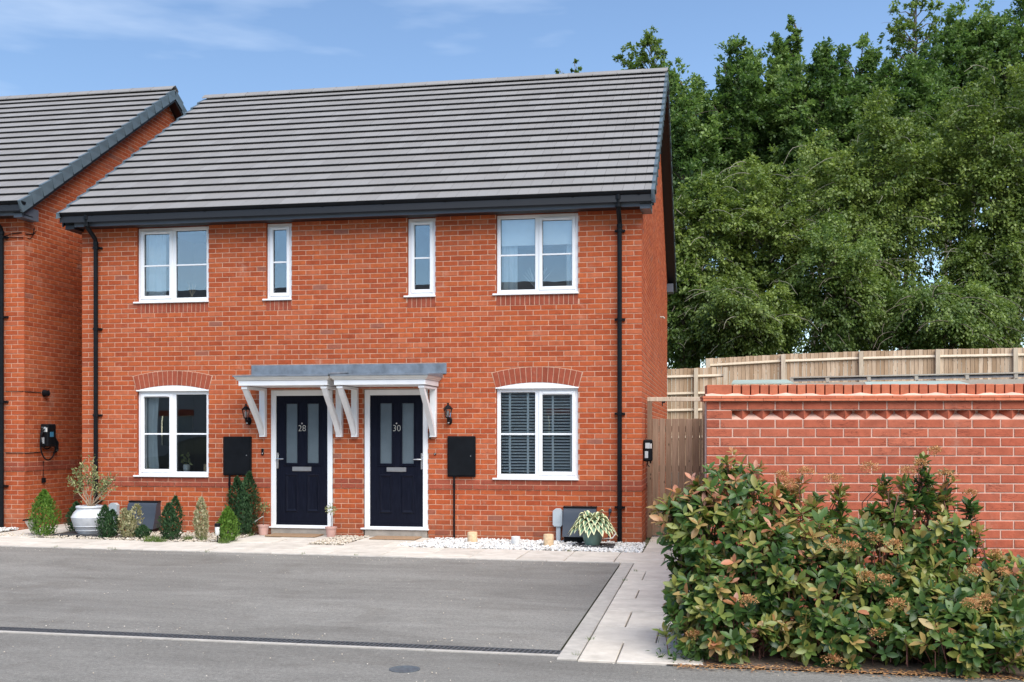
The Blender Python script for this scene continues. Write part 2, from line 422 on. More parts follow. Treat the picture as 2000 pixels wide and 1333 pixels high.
def build(name, mb, mat, parent=None, loc=None, smooth=False, angle=None):
    """mb is in world coordinates unless the parent has rotz (then in the parent's own frame with origin added)"""
    org = ORG[parent.name] if parent is not None else Vector(loc or (0, 0, 0))
    me = bpy.data.meshes.new(name)
    me.from_pydata([(x - org.x, y - org.y, z - org.z) for x, y, z in mb.v], [], mb.f)
    me.materials.append(mat)
    if smooth:
        me.polygons.foreach_set('use_smooth', [True] * len(me.polygons))
        me.set_sharp_from_angle(angle=R_(angle or 40))
    me.update()
    o = link(name, me, parent, (0, 0, 0) if parent is not None else org)
    ORG[o.name] = org
    return o

def copy_tree(o, loc, label=None, group=None, parent=None):
    c = o.copy(); col.objects.link(c)
    if parent is not None: c.parent = parent
    if loc is not None: c.location = loc
    if label: c['label'] = label
    if group: c['group'] = group
    for ch in o.children: copy_tree(ch, None, None, None, c)
    return c

def flower_mesh(name, P, A, N, S, tmpl, faces, tint, mat, parent, org=None):
    """P points, A length direction, N normal, S size, one leaf each"""
    P = np.asarray(P, float); K = len(P)
    A = A / (np.linalg.norm(A, axis=1, keepdims=True) + 1e-9)
    B = np.cross(N, A); B /= (np.linalg.norm(B, axis=1, keepdims=True) + 1e-9)
    C = np.cross(A, B)
    t = np.array(tmpl, float); k = len(t)
    V = P[:, None, :] + S[:, None, None] * (t[None, :, 0:1] * A[:, None, :] + t[None, :, 1:2] * B[:, None, :] + t[None, :, 2:3] * C[:, None, :])
    o3 = np.array(ORG[parent.name]) if parent is not None else np.array(org if org is not None else (0, 0, 0))
    V = (V - o3).reshape(-1, 3)
    me = bpy.data.meshes.new(name)
    fl = [len(f) for f in faces]; flat = np.concatenate([np.array(f) for f in faces]); nl = len(flat)
    me.vertices.add(K * k); me.vertices.foreach_set('co', V.ravel())
    me.loops.add(K * nl)
    me.loops.foreach_set('vertex_index', (flat[None, :] + (np.arange(K) * k)[:, None]).ravel().astype(np.int32))
    tot = np.tile(np.array(fl), K); st = np.concatenate([[0], np.cumsum(tot)[:-1]])
    me.polygons.add(K * len(fl)); me.polygons.foreach_set('loop_start', st.astype(np.int32))
    me.update(calc_edges=True)
    at = me.attributes.new('tint', 'FLOAT', 'POINT'); at.data.foreach_set('value', np.repeat(np.clip(tint, 0, 1), k).astype(np.float32))
    me.materials.append(mat)
    o = link(name, me, parent, (0, 0, 0) if parent is not None else o3)
    ORG[o.name] = Vector(o3)
    return o
QUAD_T = [(0, 0, 0), (0.5, 0.28, 0.08), (1, 0, 0), (0.5, -0.28, 0.08)]
QUAD_F = [(0, 1, 2), (0, 2, 3)]
LEAF_T = [(0, 0, 0), (0.28, 0.17, 0.06), (0.6, 0.22, 0.05), (0.86, 0.12, -0.02), (1, 0, -0.06), (0.86, -0.12, -0.02), (0.6, -0.22, 0.05), (0.28, -0.17, 0.06), (0.3, 0, 0), (0.62, 0, -0.02)]
LEAF_F = [(0, 8, 1), (8, 9, 2, 1), (9, 4, 3, 2), (0, 7, 8), (7, 6, 9, 8), (6, 5, 4, 9)]

def unit(a): return a / (np.linalg.norm(a, axis=-1, keepdims=True) + 1e-9)
def gz(x): return max(0.0, min(0.11, 0.006 * (8.8 - x)))
CAM = np.array(cam.location)

# ------------------------------------------------------------------ ground
def sheet(name, poly_fn, x0, x1, y0, y1, nx, ny, mat, dz=0.0, kind='structure'):
    mb = MB()
    xs = np.linspace(x0, x1, nx + 1); ys = np.linspace(y0, y1, ny + 1)
    for i in range(nx):
        for j in range(ny):
            q = [(xs[i], ys[j]), (xs[i + 1], ys[j]), (xs[i + 1], ys[j + 1]), (xs[i], ys[j + 1])]
            mb.quad(*[(a, b, gz(a) + dz) for a, b in q])
    o = build(name, mb, mat); o['kind'] = kind
    return o
EARTH = simple('garden_earth', (0.10, 0.10, 0.06), 0.95, 0.3, 3, 0.5, 30)
sheet('ground', None, -400, 400, -300, 600, 40, 2, EARTH, -0.06)
sheet('driveway', None, -9.6, 8.66, -7.78, -2.42, 40, 6, ASPH, 0.0)
sheet('road', None, -60, 60, -24, -7.985, 60, 6, ROAD, -0.004)
sheet('paving_base', None, -4, 9.9, -8.15, 10, 40, 6, JOINT, -0.032)
sheet('planting_bed', None, 9.45, 16, -8.16, -6.4, 6, 3, SOIL, 0.008)

def slab(x0, x1, y0, y1, parent, jog=True):
    g = 0.005
    x0, x1, y0, y1 = x0 + g, x1 - g, y0 + g, y1 - g
    dz = 0.012 + random.uniform(-0.003, 0.003); tx = random.uniform(-0.003, 0.003); ty = random.uniform(-0.003, 0.003)
    mb = MB(); c = 0.006
    def zz(x, y): return gz(x) + dz + tx * (x - x0) + ty * (y - y0)
    o = [(x0, y0), (x1, y0), (x1, y1), (x0, y1)]; i = [(x0 + c, y0 + c), (x1 - c, y0 + c), (x1 - c, y1 - c), (x0 + c, y1 - c)]
    mb.add([(a, b, zz(a, b) - 0.05) for a, b in o] + [(a, b, zz(a, b) - 0.005) for a, b in o] + [(a, b, zz(a, b)) for a, b in i],
           [(0, 1, 5, 4), (1, 2, 6, 5), (2, 3, 7, 6), (3, 0, 4, 7), (4, 5, 9, 8), (5, 6, 10, 9), (6, 7, 11, 10), (7, 4, 8, 11), (8, 9, 10, 11)])
    return build('paving_slab', mb, SLAB, parent)
fp = link('footpath', None, None, (5, -1.8, 0)); ORG['footpath'] = Vector((5, -1.8, 0)); fp['kind'] = 'structure'
# strip along the front of the houses: two rows
xs = [-9, -8.4, -7.8, -7.2, -6.6, -6.0, -5.4, -4.8, -4.2, -3.6, -3.0, -2.4, -1.8, -1.2, -0.6, 0.05, 0.75, 1.2, 1.9, 2.35, 2.95]
for a, b in zip(xs[:-1], xs[1:]): slab(a, b, -1.95, -1.35, fp)
xs2 = [x + 0.27 for x in xs]
for a, b in zip(xs2[:-1], xs2[1:]): slab(a, b, -2.38, -1.95, fp)
for a, b in zip([2.95, 3.6, 4.28], [3.6, 4.28, 4.9]): slab(a, b, -1.95, -1.27, fp)
for a, b in zip([3.22, 3.7, 4.45], [3.7, 4.45, 4.9]): slab(a, b, -2.38, -1.95, fp)
edge = [4.9, 5.6, 6.2, 6.76, 7.37, 7.97, 8.58, 9.18, 9.72]
for k, (a, b) in enumerate(zip(edge[:-1], edge[1:])):
    slab(a, b, -1.9 if k % 2 else -2.05, -1.27, fp); slab(a - 0.0, b, -2.38, -1.9 if k % 2 else -2.05, fp)
# doorstep paths
for x0, x1 in ((2.98, 4.2), (4.73, 5.68)):
    m = (x0 + x1) / 2 + 0.1
    for a, b, y0, y1 in ((x0, m, -1.27, -0.66), (m, x1, -1.27, -0.66), (x0, m - 0.2, -0.66, -0.03), (m - 0.2, x1, -0.66, -0.03)): slab(a, b, y0, y1, fp)
# side path by the drive and back between house and garden wall
rows = [(-8.14, -7.42, [8.83, 9.10, 9.7]), (-7.42, -6.78, [8.83, 9.34, 9.7]), (-6.78, -6.0, [8.83, 9.06, 9.68]), (-6.0, -5.25, [8.83, 9.68]), (-5.25, -4.65, [8.83, 9.04, 9.68]),
        (-4.65, -3.93, [8.83, 9.68]), (-3.93, -3.17, [8.83, 9.02, 9.68]), (-3.17, -2.38, [8.83, 9.68]), (-1.27, -0.65, [8.86, 9.68]), (-0.65, -0.05, [8.86, 9.2, 9.68]),
        (-0.05, 0.55, [8.86, 9.68]), (0.55, 1.15, [8.86, 9.3, 9.68]), (1.15, 1.75, [8.86, 9.68])]
for y0, y1, xx in rows:
    for a, b in zip(xx[:-1], xx[1:]): slab(a, b, y0, y1, fp)
for y in np.arange(-1.35, 8, 0.6):                        # narrow alley between the two houses
    slab(-0.86, -0.4, y, y + 0.6, fp); slab(-0.4, -0.03, y, y + 0.6, fp)
# edging strips
def edging(x0, x1, y0, y1, n, along):
    for i in range(n):
        if along == 'y':
            a, b = y0 + (y1 - y0) * i / n, y0 + (y1 - y0) * (i + 1) / n
            xa = x0 + 0.13 * (1 - (i + 0.5) / n) * 0
            mb = MB(); mb.cbox(x0, x1, a + 0.003, b - 0.003, -0.1, 0.012, 0.004)
        else:
            a, b = x0 + (x1 - x0) * i / n, x0 + (x1 - x0) * (i + 1) / n
            z = gz((a + b) / 2); mb = MB(); mb.cbox(a + 0.003, b - 0.003, y0, y1, z - 0.1, z + 0.012, 0.004)
        build('edging_strip', mb, KERB, fp)
edging(8.68, 8.825, -8.1, -2.44, 6, 'y')
edging(-9.3, 8.66, -2.435, -2.385, 20, 'x')

# drain channel across the drive
dr = root('drainage_channel', (4, -7.86, 0), 'black slotted drainage channel running across the front of the tarmac driveway', 'drain')
IRON = simple('cast_iron_grating', (0.065, 0.070, 0.076), 0.55, 0.2, 20, 0.2)
def gbox(mb, x0, x1, y0, y1, d0, d1, sk=0.0):
    a, b = gz(x0), gz(x1)
    mb.add([(x0, y0, a + d0), (x1, y0, b + d0), (x1 + sk, y1, b + d0), (x0 + sk, y1, a + d0), (x0, y0, a + d1), (x1, y0, b + d1), (x1 + sk, y1, b + d1), (x0 + sk, y1, a + d1)],
           [(0, 3, 2, 1), (4, 5, 6, 7), (0, 1, 5, 4), (1, 2, 6, 5), (2, 3, 7, 6), (3, 0, 4, 7)])
for k in range(18):
    x0 = -9.3 + k; x1 = min(x0 + 0.997, 8.72); mb = MB()
    gbox(mb, x0, x1, -7.93, -7.918, -.03, .003); gbox(mb, x0, x1, -7.792, -7.78, -.03, .003); gbox(mb, x0, x1, -7.859, -7.851, -.03, .001)
    n = 26
    for i in range(n):
        a = x0 + (i + 0.2) / n * (x1 - x0 - .01); gbox(mb, a, a + 0.016, -7.92, -7.79, -.02, .002, .015)
    build('grating', mb, IRON, dr)
mb = MB()
for k in range(18):
    x0 = -9.3 + k; z = gz(x0)
    mb.add([(x0, -7.93, z - 0.035), (x0 + 1, -7.93, gz(x0 + 1) - 0.035), (x0 + 1, -7.78, gz(x0 + 1) - 0.035), (x0, -7.78, z - 0.035)], [(0, 1, 2, 3)])
build('channel_bed', mb, DARKFILL, dr)
for k in range(18):
    x0 = -9.3 + k; mb = MB(); gbox(mb, x0, min(x0 + 0.996, 8.72), -7.984, -7.933, -.08, .004); build('concrete_haunch', mb, KERB, dr)

mb = MB(); mb.lathe(0, 0, [(0.105, -0.03), (0.105, 0.004), (0.095, 0.006), (0.09, 0.003)], 28)
sc = build('stopcock_cover', MB().add([(x * 1.0 + 7.72, y + -8.6, z + 0.003) for x, y, z in mb.v], mb.f), simple('worn_iron', (0.075, 0.085, 0.095), 0.7, 0.3, 40, 0.6, 60), None, (7.72, -8.6, 0), True)
tagd(sc, 'small round dark metal cover set in the road in front of the drain', 'utility cover')

# ------------------------------------------------------------------ brickwork
BRK = {}
def brick_mesh(w, h, mat, d=0.022):
    """front face looks to -y, centre of the front face at the origin"""
    key = (round(w, 3), round(h, 3), mat.name)
    if key in BRK: return BRK[key]
    c = 0.003; a, b = w / 2, h / 2
    vs = [(-a, d, -b), (a, d, -b), (a, d, b), (-a, d, b), (-a, c, -b), (a, c, -b), (a, c, b), (-a, c, b), (-a + c, 0, -b + c), (a - c, 0, -b + c), (a - c, 0, b - c), (-a + c, 0, b - c)]
    fs = [(0, 1, 5, 4), (1, 2, 6, 5), (2, 3, 7, 6), (3, 0, 4, 7), (4, 5, 9, 8), (5, 6, 10, 9), (6, 7, 11, 10), (7, 4, 8, 11), (8, 9, 10, 11)]
    me = bpy.data.meshes.new('brick'); me.from_pydata(vs, [], fs); me.materials.append(mat); me.update()
    BRK[key] = me
    return me

def lay(frame, bricks, parent, mat, n_single, stuff_name='brickwork', name='brick', split=True):
    """frame: (origin, u direction) of a vertical wall; bricks: (u0,u1,z0,z1,proud). Nearest n_single become objects."""
    o0, ud = np.array(frame[0], float), np.array(frame[1], float)
    nd = np.array([ud[1], -ud[0], 0])                     # outward normal
    rot = math.atan2(ud[1], ud[0])
    recs = []
    for u0, u1, z0, z1, pr in bricks:
        c = o0 + ud * (u0 + u1) / 2 + nd * (pr + random.uniform(-0.0012, 0.0012)); c[2] = o0[2] + (z0 + z1) / 2
        if (u1 - u0) < 0.03 or (z1 - z0) < 0.02: continue
        recs.append((np.linalg.norm(c - CAM) / max(0.3, min(1, (u1 - u0) / 0.2)), c, u1 - u0 - 0.0105, z1 - z0 - 0.0105))
    recs.sort(key=lambda r: r[0])
    for _, c, w, h in recs[:n_single]:
        o = link(name, brick_mesh(w, h, mat), parent, Vector(c) - ORG[parent.name])
        o.rotation_euler = (random.uniform(-0.004, 0.004), random.uniform(-0.006, 0.006), rot)
    rest = recs[n_single:]
    if rest:
        mb = MB(); ca, sa = math.cos(rot), math.sin(rot)
        for _, c, w, h in rest:
            me = brick_mesh(w, h, mat); t = random.uniform(-0.005, 0.005)
            vs = []
            for v in me.vertices:
                x, y, z = v.co; x, z = x - z * t, z + x * t
                vs.append((c[0] + x * ca - y * sa, c[1] + x * sa + y * ca, c[2] + z))
            mb.add(vs, [tuple(p.vertices) for p in me.polygons])
        o = build(stuff_name, mb, mat, parent)
        o['kind'] = 'stuff'

def courses(length, ztop_fn, z0, nz, openings, phase=0, edge0=0.0):
    out = []
    for n in range(nz):
        za, zb = z0 + n * 0.075, z0 + (n + 1) * 0.075
        half = (n + phase) % 2 == 1
        x = edge0; first = True
        while x < length - 1e-6:
            w = 0.1125 if (first and half) else 0.225
            if first and edge0: w -= edge0 * 0.0
            first = False
            x1 = min(length, x + w)
            segs = [(x, x1)]
            for ox0, ox1, oz0, oz1 in openings:
                if za < oz1 - 0.02 and zb > oz0 + 0.02:
                    ns = []
                    for a, b in segs:
                        if b <= ox0 or a >= ox1: ns.append((a, b))
                        else:
                            if a < ox0: ns.append((a, ox0 + 0.010))
                            if b > ox1: ns.append((ox1 - 0.010, b))
                    segs = ns
            for a, b in segs:
                if zb <= ztop_fn(a, b) + 1e-6: out.append((a - (0.0055 if a <= 0 else 0), b + (0.0055 if b >= length - 1e-6 else 0), za, zb, 0.0))
            x = x1
    return out

def holes_plane(mb, x0, x1, z0, z1, y, openings):
    xs = sorted({x0, x1, *[v for o in openings for v in o[:2] if x0 < v < x1]}); zs = sorted({z0, z1, *[v for o in openings for v in o[2:] if z0 < v < z1]})
    for a, b in zip(xs[:-1], xs[1:]):
        for c, d in zip(zs[:-1], zs[1:]):
            mx_, mz = (a + b) / 2, (c + d) / 2
            if not any(o[0] < mx_ < o[1] and o[2] < mz < o[3] for o in openings):
                mb.quad((a, y, c), (b, y, c), (b, y, d), (a, y, d))

SL = math.atan2(8.26 - 4.985, 4.6 + 0.36)                 # roof pitch
SLEN = math.hypot(8.26 - 4.985, 4.96)
DEPTH = 9.2

def shell(parent, ox, oz, W, openings, n_single, gable_sides, zlow=-0.15, visible_from=0.0, side_single=0):
    """brick walls, mortar, gables for one block whose front wall runs from ox to ox+W"""
    full = [(a, b, c, d) for a, b, c, d in openings]
    fr = courses(W, lambda a, b: 4.88, zlow + 0.0, int(round((4.875 - zlow) / 0.075)), full, phase=1 if int(round(-zlow / 0.075)) % 2 else 0)
    fr2 = []; dark = []
    for u0, u1, z0, z1, pr in fr:
        if 0.74 < z0 < 0.76: dark.append((u0, u1, z0, z1, 0.010))
        elif 0.81 < z0 < 0.84: dark.append((u0, u1, z0, z1, 0.0))
        elif u1 > visible_from: fr2.append((u0, u1, z0, z1, pr))
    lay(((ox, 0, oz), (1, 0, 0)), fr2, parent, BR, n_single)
    lay(((ox, 0, oz), (1, 0, 0)), dark, parent, BRD, min(90, n_single), 'band_brickwork', 'band_brick')
    mb = MB(); holes_plane(mb, ox + 0.004, ox + W - 0.004, oz + zlow, oz + 4.9, 0.005, [(ox + a, ox + b, oz + c, oz + d) for a, b, c, d in openings])
    def rz(y): return oz + (8.20 - abs(y - DEPTH / 2) * math.tan(SL) - 0.05)
    for side in (0, 1):                                    # gable mortar
        x = ox + (0.005 if side == 0 else W - 0.005)
        mb.add([(x, 0.005, oz + zlow), (x, DEPTH, oz + zlow), (x, DEPTH, rz(DEPTH)), (x, DEPTH / 2, rz(DEPTH / 2)), (x, 0.005, rz(0))], [(0, 1, 2, 3, 4) if side else (4, 3, 2, 1, 0)])
    mb.quad((ox, DEPTH, oz + zlow), (ox + W, DEPTH, oz + zlow), (ox + W, DEPTH, oz + 4.9), (ox, DEPTH, oz + 4.9))
    build('mortar', mb, MORTAR, parent)
    for side in gable_sides:
        def top(a, b):
            m = max(abs(a - DEPTH / 2), abs(b - DEPTH / 2)); return 8.20 - m * math.tan(SL) - 0.04
        cs = courses(DEPTH - 0.023, lambda a, b: top(a + 0.023, b + 0.023), zlow, 112, [], phase=0)
        cs = [c for c in cs if not (0.74 < c[2] < 0.84)] ; 
        dk = [(a, b, c, d, 0.010 if c < 0.8 else 0) for a, b, c, d, e in courses(DEPTH - 0.023, lambda a, b: 9, 0.75, 2, [], phase=0)]
        if side == 1: frame = ((ox + W, 0.023, oz), (0, 1, 0))
        else:
            frame = ((ox, DEPTH, oz), (0, -1, 0)); 
        lay(frame, cs, parent, BR, side_single, 'gable_brickwork', 'gable_brick')
        lay(frame, dk, parent, BRD, 0, 'gable_band_brickwork')

def roof(parent, xa, xb, oz, n_single, caps_right=True, caps_left=False, left_plain=True):
    g = SLEN / 18; ct, st_ = math.cos(SL), math.sin(SL)
    def P(x, s, h): return (x, -0.36 + s * ct - h * st_, oz + 4.985 - 0.045 + s * st_ + h * ct)
    rec = []
    W = 0.3
    for i in range(18):
        x = xa - (0.15 if i % 2 else 0.0)
        while x < xb - 0.02:
            a, b = max(x, xa), min(x + W, xb); x += W
            if b - a > 0.03: rec.append((a + 0.0018, b - 0.0018, i))
    def tile(mb, a, b, i, O=(0, 0, 0)):
        s0, s1 = i * g - 0.0, (i + 1) * g + 0.03
        h0 = 0.053 + random.uniform(-0.0010, 0.0010); h1 = 0.012; th = 0.006; m = (a + b) / 2
        xs_ = [a, m - 0.003, m, m + 0.003, b] if b - a > 0.2 else [a, b]
        dp = [0, 0, -0.004, 0, 0] if b - a > 0.2 else [0, 0]
        n = len(xs_); vs = []
        for s, h in ((s0, h0), (s1, h1)):
            for x_, d_ in zip(xs_, dp): vs.append(P(x_, s, h + d_))
        vs += [P(a, s0, h0 - th), P(b, s0, h0 - th), P(a, s1, 0.0), P(b, s1, 0.0)]
        fs = [(k, k + 1, n + k + 1, n + k) for k in range(n - 1)]
        fs += [tuple([2 * n, 2 * n + 1] + list(range(n - 1, -1, -1))), (2 * n, 0, n, 2 * n + 2), (2 * n + 1, 2 * n + 3, 2 * n - 1, n - 1), (2 * n, 2 * n + 2, 2 * n + 3, 2 * n + 1)]
        mb.add([(v[0], v[1], v[2]) for v in vs], fs)
        strip.add([P(a, s0 + .006, h0 - th), P(b, s0 + .006, h0 - th), P(b, s0 + .006, 0.004), P(a, s0 + .006, 0.004)], [(0, 3, 2, 1)])  # dark strip painting in the shade beneath the tile's front edge
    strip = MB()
    rec.sort(key=lambda r: np.linalg.norm(np.array(P((r[0] + r[1]) / 2, r[2] * g, 0)) - CAM))
    rest = MB()
    for k, (a, b, i) in enumerate(rec):
        if k < n_single:
            mb = MB(); tile(mb, a, b, i); build('roof_tile', mb, TILE, parent)
        else: tile(rest, a, b, i)
    if rest.v: build('roof_tiling', rest, TILE, parent)['kind'] = 'stuff'
    build('painted_tile_shade', strip, DARKFILL, parent)['kind'] = 'stuff'
    # deck and rear slope
    mb = MB()
    yr, zr = DEPTH / 2, oz + 8.20
    for sgn in (1, -1):
        ye = yr - sgn * 4.95; ze = zr - 4.95 * math.tan(SL)
        A = [(xa + 0.01, ye, ze), (xb - 0.01, ye, ze), (xb - 0.01, yr, zr), (xa + 0.01, yr, zr)]
        B = [(x, y, z - 0.10) for x, y, z in A]
        mb.add(A + B, [(0, 1, 2, 3), (7, 6, 5, 4), (0, 4, 5, 1), (1, 5, 6, 2), (3, 7, 4, 0)])
    build('roof_deck', mb, SOFF, parent)
    mb = MB()
    for i in range(18):                                    # rear slope courses
        def Q(x, s, h): return (x, DEPTH + 0.36 - s * ct + h * st_, oz + 4.985 - 0.045 + s * st_ + h * ct)
        vs = [Q(xa, i * g, 0.046), Q(xb, i * g, 0.046), Q(xb, (i + 1) * g, 0.014), Q(xa, (i + 1) * g, 0.014), Q(xa, i * g, 0.03), Q(xb, i * g, 0.03), Q(xb, (i + 1) * g, 0), Q(xa, (i + 1) * g, 0)]
        mb.add(vs, [(0, 1, 2, 3), (0, 4, 5, 1), (1, 5, 6, 2), (0, 3, 7, 4)])
    build('rear_tiling', mb, TILE, parent)['kind'] = 'stuff'
    # ridge
    n = int((xb - xa) / 0.447); w = (xb - xa) / n
    for k in range(n):
        a, b = xa + k * w, xa + (k + 1) * w - 0.006
        mb = MB(); pts = []
        for t in (-1, -0.55, 0, 0.55, 1):
            pts.append((yr + t * 0.135, oz + 8.318 - 0.095 * abs(t) ** 1.35))
        pin = [(y, z - 0.018) for y, z in pts][::-1]
        poly = pts + pin
        m2 = len(poly)
        mb.add([(a, y, z) for y, z in poly] + [(b, y, z) for y, z in poly], [(i, (i + 1) % m2, m2 + (i + 1) % m2, m2 + i) for i in range(m2)] +
               [(i, i + 1, m2 - 2 - i, m2 - 1 - i) for i in range(4)] + [(m2 + m2 - 1 - i, m2 + m2 - 2 - i, m2 + i + 1, m2 + i) for i in range(4)])
        # joint collar
        mb.add([(b - 0.012, y, z + 0.004) for y, z in pts] + [(b + 0.012, y, z + 0.004) for y, z in pts], [(i, 5 + i, 6 + i, i + 1) for i in range(4)])
        build('ridge_tile', mb, TILE, parent)
    # verge caps
    for side, on in ((1, caps_right), (0, caps_left)):
        if not on: continue
        for back in (0, 1):
            for i in range(18):
                s0, s1 = i * g - 0.02, (i + 1) * g - 0.026
                x1 = xb + 0.012 if side else xa - 0.012; x0 = x1 - 0.05 if side else x1 + 0.05
                def C(x, s, h):
                    p = P(x, s, h); return (p[0], DEPTH - p[1], p[2]) if back else p
                top = [C(x0, s0, 0.052 + 0.004), C(x1, s0, 0.056), C(x1, s1, 0.022), C(x0, s1, 0.022)]
                bot = [C(x1 + (0.012 if side else -0.012), s0 - 0.045, -0.125 if side else -0.02), C(x1 - (0.004 if side else -0.004), s1 - 0.045, -0.140 if side else -0.03)]
                inn = [C(x0, s0, -0.02), C(x0, s1, -0.03)]
                vs = top + bot + [C(x0, s0 - 0.02, -0.125 if side else -0.02), C(x0, s1 - 0.02, -0.135 if side else -0.03)]
                fs = [(0, 1, 2, 3), (1, 4, 5, 2), (0, 6, 4, 1), (4, 6, 7, 5)]
                if not side: fs = [f[::-1] for f in fs]
                build('verge_cap', MB().add(vs, fs), VERGE, parent)
    # barge board and soffit along the gables
    wallx = {1: xb - 0.2, 0: xa + 0.2}
    for side in (0, 1):
        x_out = xb - 0.005 if side else xa + 0.005
        mb = MB()
        for back in (0, 1):
            def D(x, y, z): return (x, DEPTH - y if back else y, z)
            y0, z0 = -0.28, oz + 8.20 - (yr + 0.28) * math.tan(SL)
            a = [D(x_out, y0, z0 - 0.05), D(x_out, yr, zr - 0.05), D(x_out, yr, zr - 0.20), D(x_out, y0, z0 - 0.20)]
            b = [(x_out + (-0.022 if side else 0.022), y, z) for _, y, z in a]
            mb.add(a + b, [(0, 1, 2, 3), (7, 6, 5, 4), (0, 4, 5, 1), (3, 2, 6, 7), (0, 3, 7, 4)])
            xi = wallx[side] + (0.0 if side else 0.0)
            mb.quad(D(x_out, y0, z0 - 0.17), D(x_out, yr, zr - 0.17), D(xi, yr, zr - 0.17), D(xi, y0, z0 - 0.17))
        build('barge_board', mb, SOFF, parent)
        mb = MB()                                          # boxed ends at the eaves
        for back in (0, 1):
            ya, yb = (-0.262, 0.16) if not back else (DEPTH - 0.16, DEPTH + 0.262)
            xw = wallx[side]; xo = x_out - 0.045 if side else x_out + 0.045
            mb = MB(); mb.box(min(xo, xw), max(xo, xw), ya, yb, oz + 4.745, oz + 4.93)
            build('eaves_box', mb, FASCIA if side else SOFF, parent)

def gutter(parent, xa, xb, oz, pipes, lugs_at=(4.48, 3.21, 1.86, 0.52), zbot=0.0, black_end=True):
    mb = MB()
    mb.box(xa + 0.1, xb - 0.07, -0.26, -0.238, oz + 4.778, oz + 4.93); build('fascia_board', mb, FASCIA, parent)
    mb = MB(); mb.box(xa + 0.1, xb - 0.07, -0.238, 0.012, oz + 4.785, oz + 4.80); build('soffit_board', mb, SOFF, parent)
    def half(x0, x1, r, yc, zc, mb):
        n = 8; o = []; i_ = []
        for k in range(n + 1):
            t = math.pi + math.pi * k / n
            o.append((yc + r * math.cos(t), zc + r * 0.95 * math.sin(t))); i_.append((yc + (r - 0.005) * math.cos(t), zc + (r - 0.005) * 0.95 * math.sin(t)))
        poly = o + i_[::-1]; m = len(poly)
        mb.add([(x0, y, z) for y, z in poly] + [(x1, y, z) for y, z in poly], [(a, (a + 1) % m, m + (a + 1) % m, m + a) for a in range(m)] +
               [(a, a + 1, m - 2 - a, m - 1 - a) for a in range(n)][:0])
        return o
    mb = MB(); half(xa, xb, 0.058, -0.325, oz + 4.975, mb)
    for x in (xa, xb):
        pts = [(x, -0.325 + 0.058 * math.cos(math.pi + math.pi * k / 8), oz + 4.975 + 0.055 * math.sin(math.pi + math.pi * k / 8)) for k in range(9)]
        mb.add(pts, [tuple(range(9))])
    build('gutter', mb, BLACKP, parent, smooth=True)
    x = xa + 0.5
    while x < xb:
        mb = MB(); half(x, x + 0.03, 0.064, -0.325, oz + 4.976, mb); mb.box(x, x + 0.03, -0.28, -0.262, oz + 4.90, oz + 4.975)
        build('gutter_bracket', mb, BLACKP, parent); x += 0.93
    for px in pipes:
        mb = MB(); r = 0.034
        mb.tube([(px, -0.325, oz + 4.93), (px, -0.325, oz + 4.80), (px, -0.315, oz + 4.76), (px, -0.10, oz + 4.62), (px, -0.075, oz + 4.57), (px, -0.072, oz + 4.50), (px, -0.072, zbot)], r, 12)
        mb.tube([(px, -0.325, oz + 4.95), (px, -0.325, oz + 4.87)], 0.045, 12)
        mb.tube([(px, -0.325, oz + 4.80), (px, -0.325, oz + 4.765)], 0.041, 12)
        mb.tube([(px, -0.072, oz + 4.57), (px, -0.072, oz + 4.52)], 0.041, 12)
        dp = build('downpipe', mb, BLACKP, parent, smooth=True)
        for z in lugs_at:
            mb = MB(); mb.tube([(px, -0.072, oz + z - 0.02), (px, -0.072, oz + z + 0.02)], 0.042, 12); mb.box(px - 0.075, px + 0.075, -0.04, 0.0, oz + z - 0.014, oz + z + 0.014)
            build('pipe_clip', mb, BLACKP, dp)

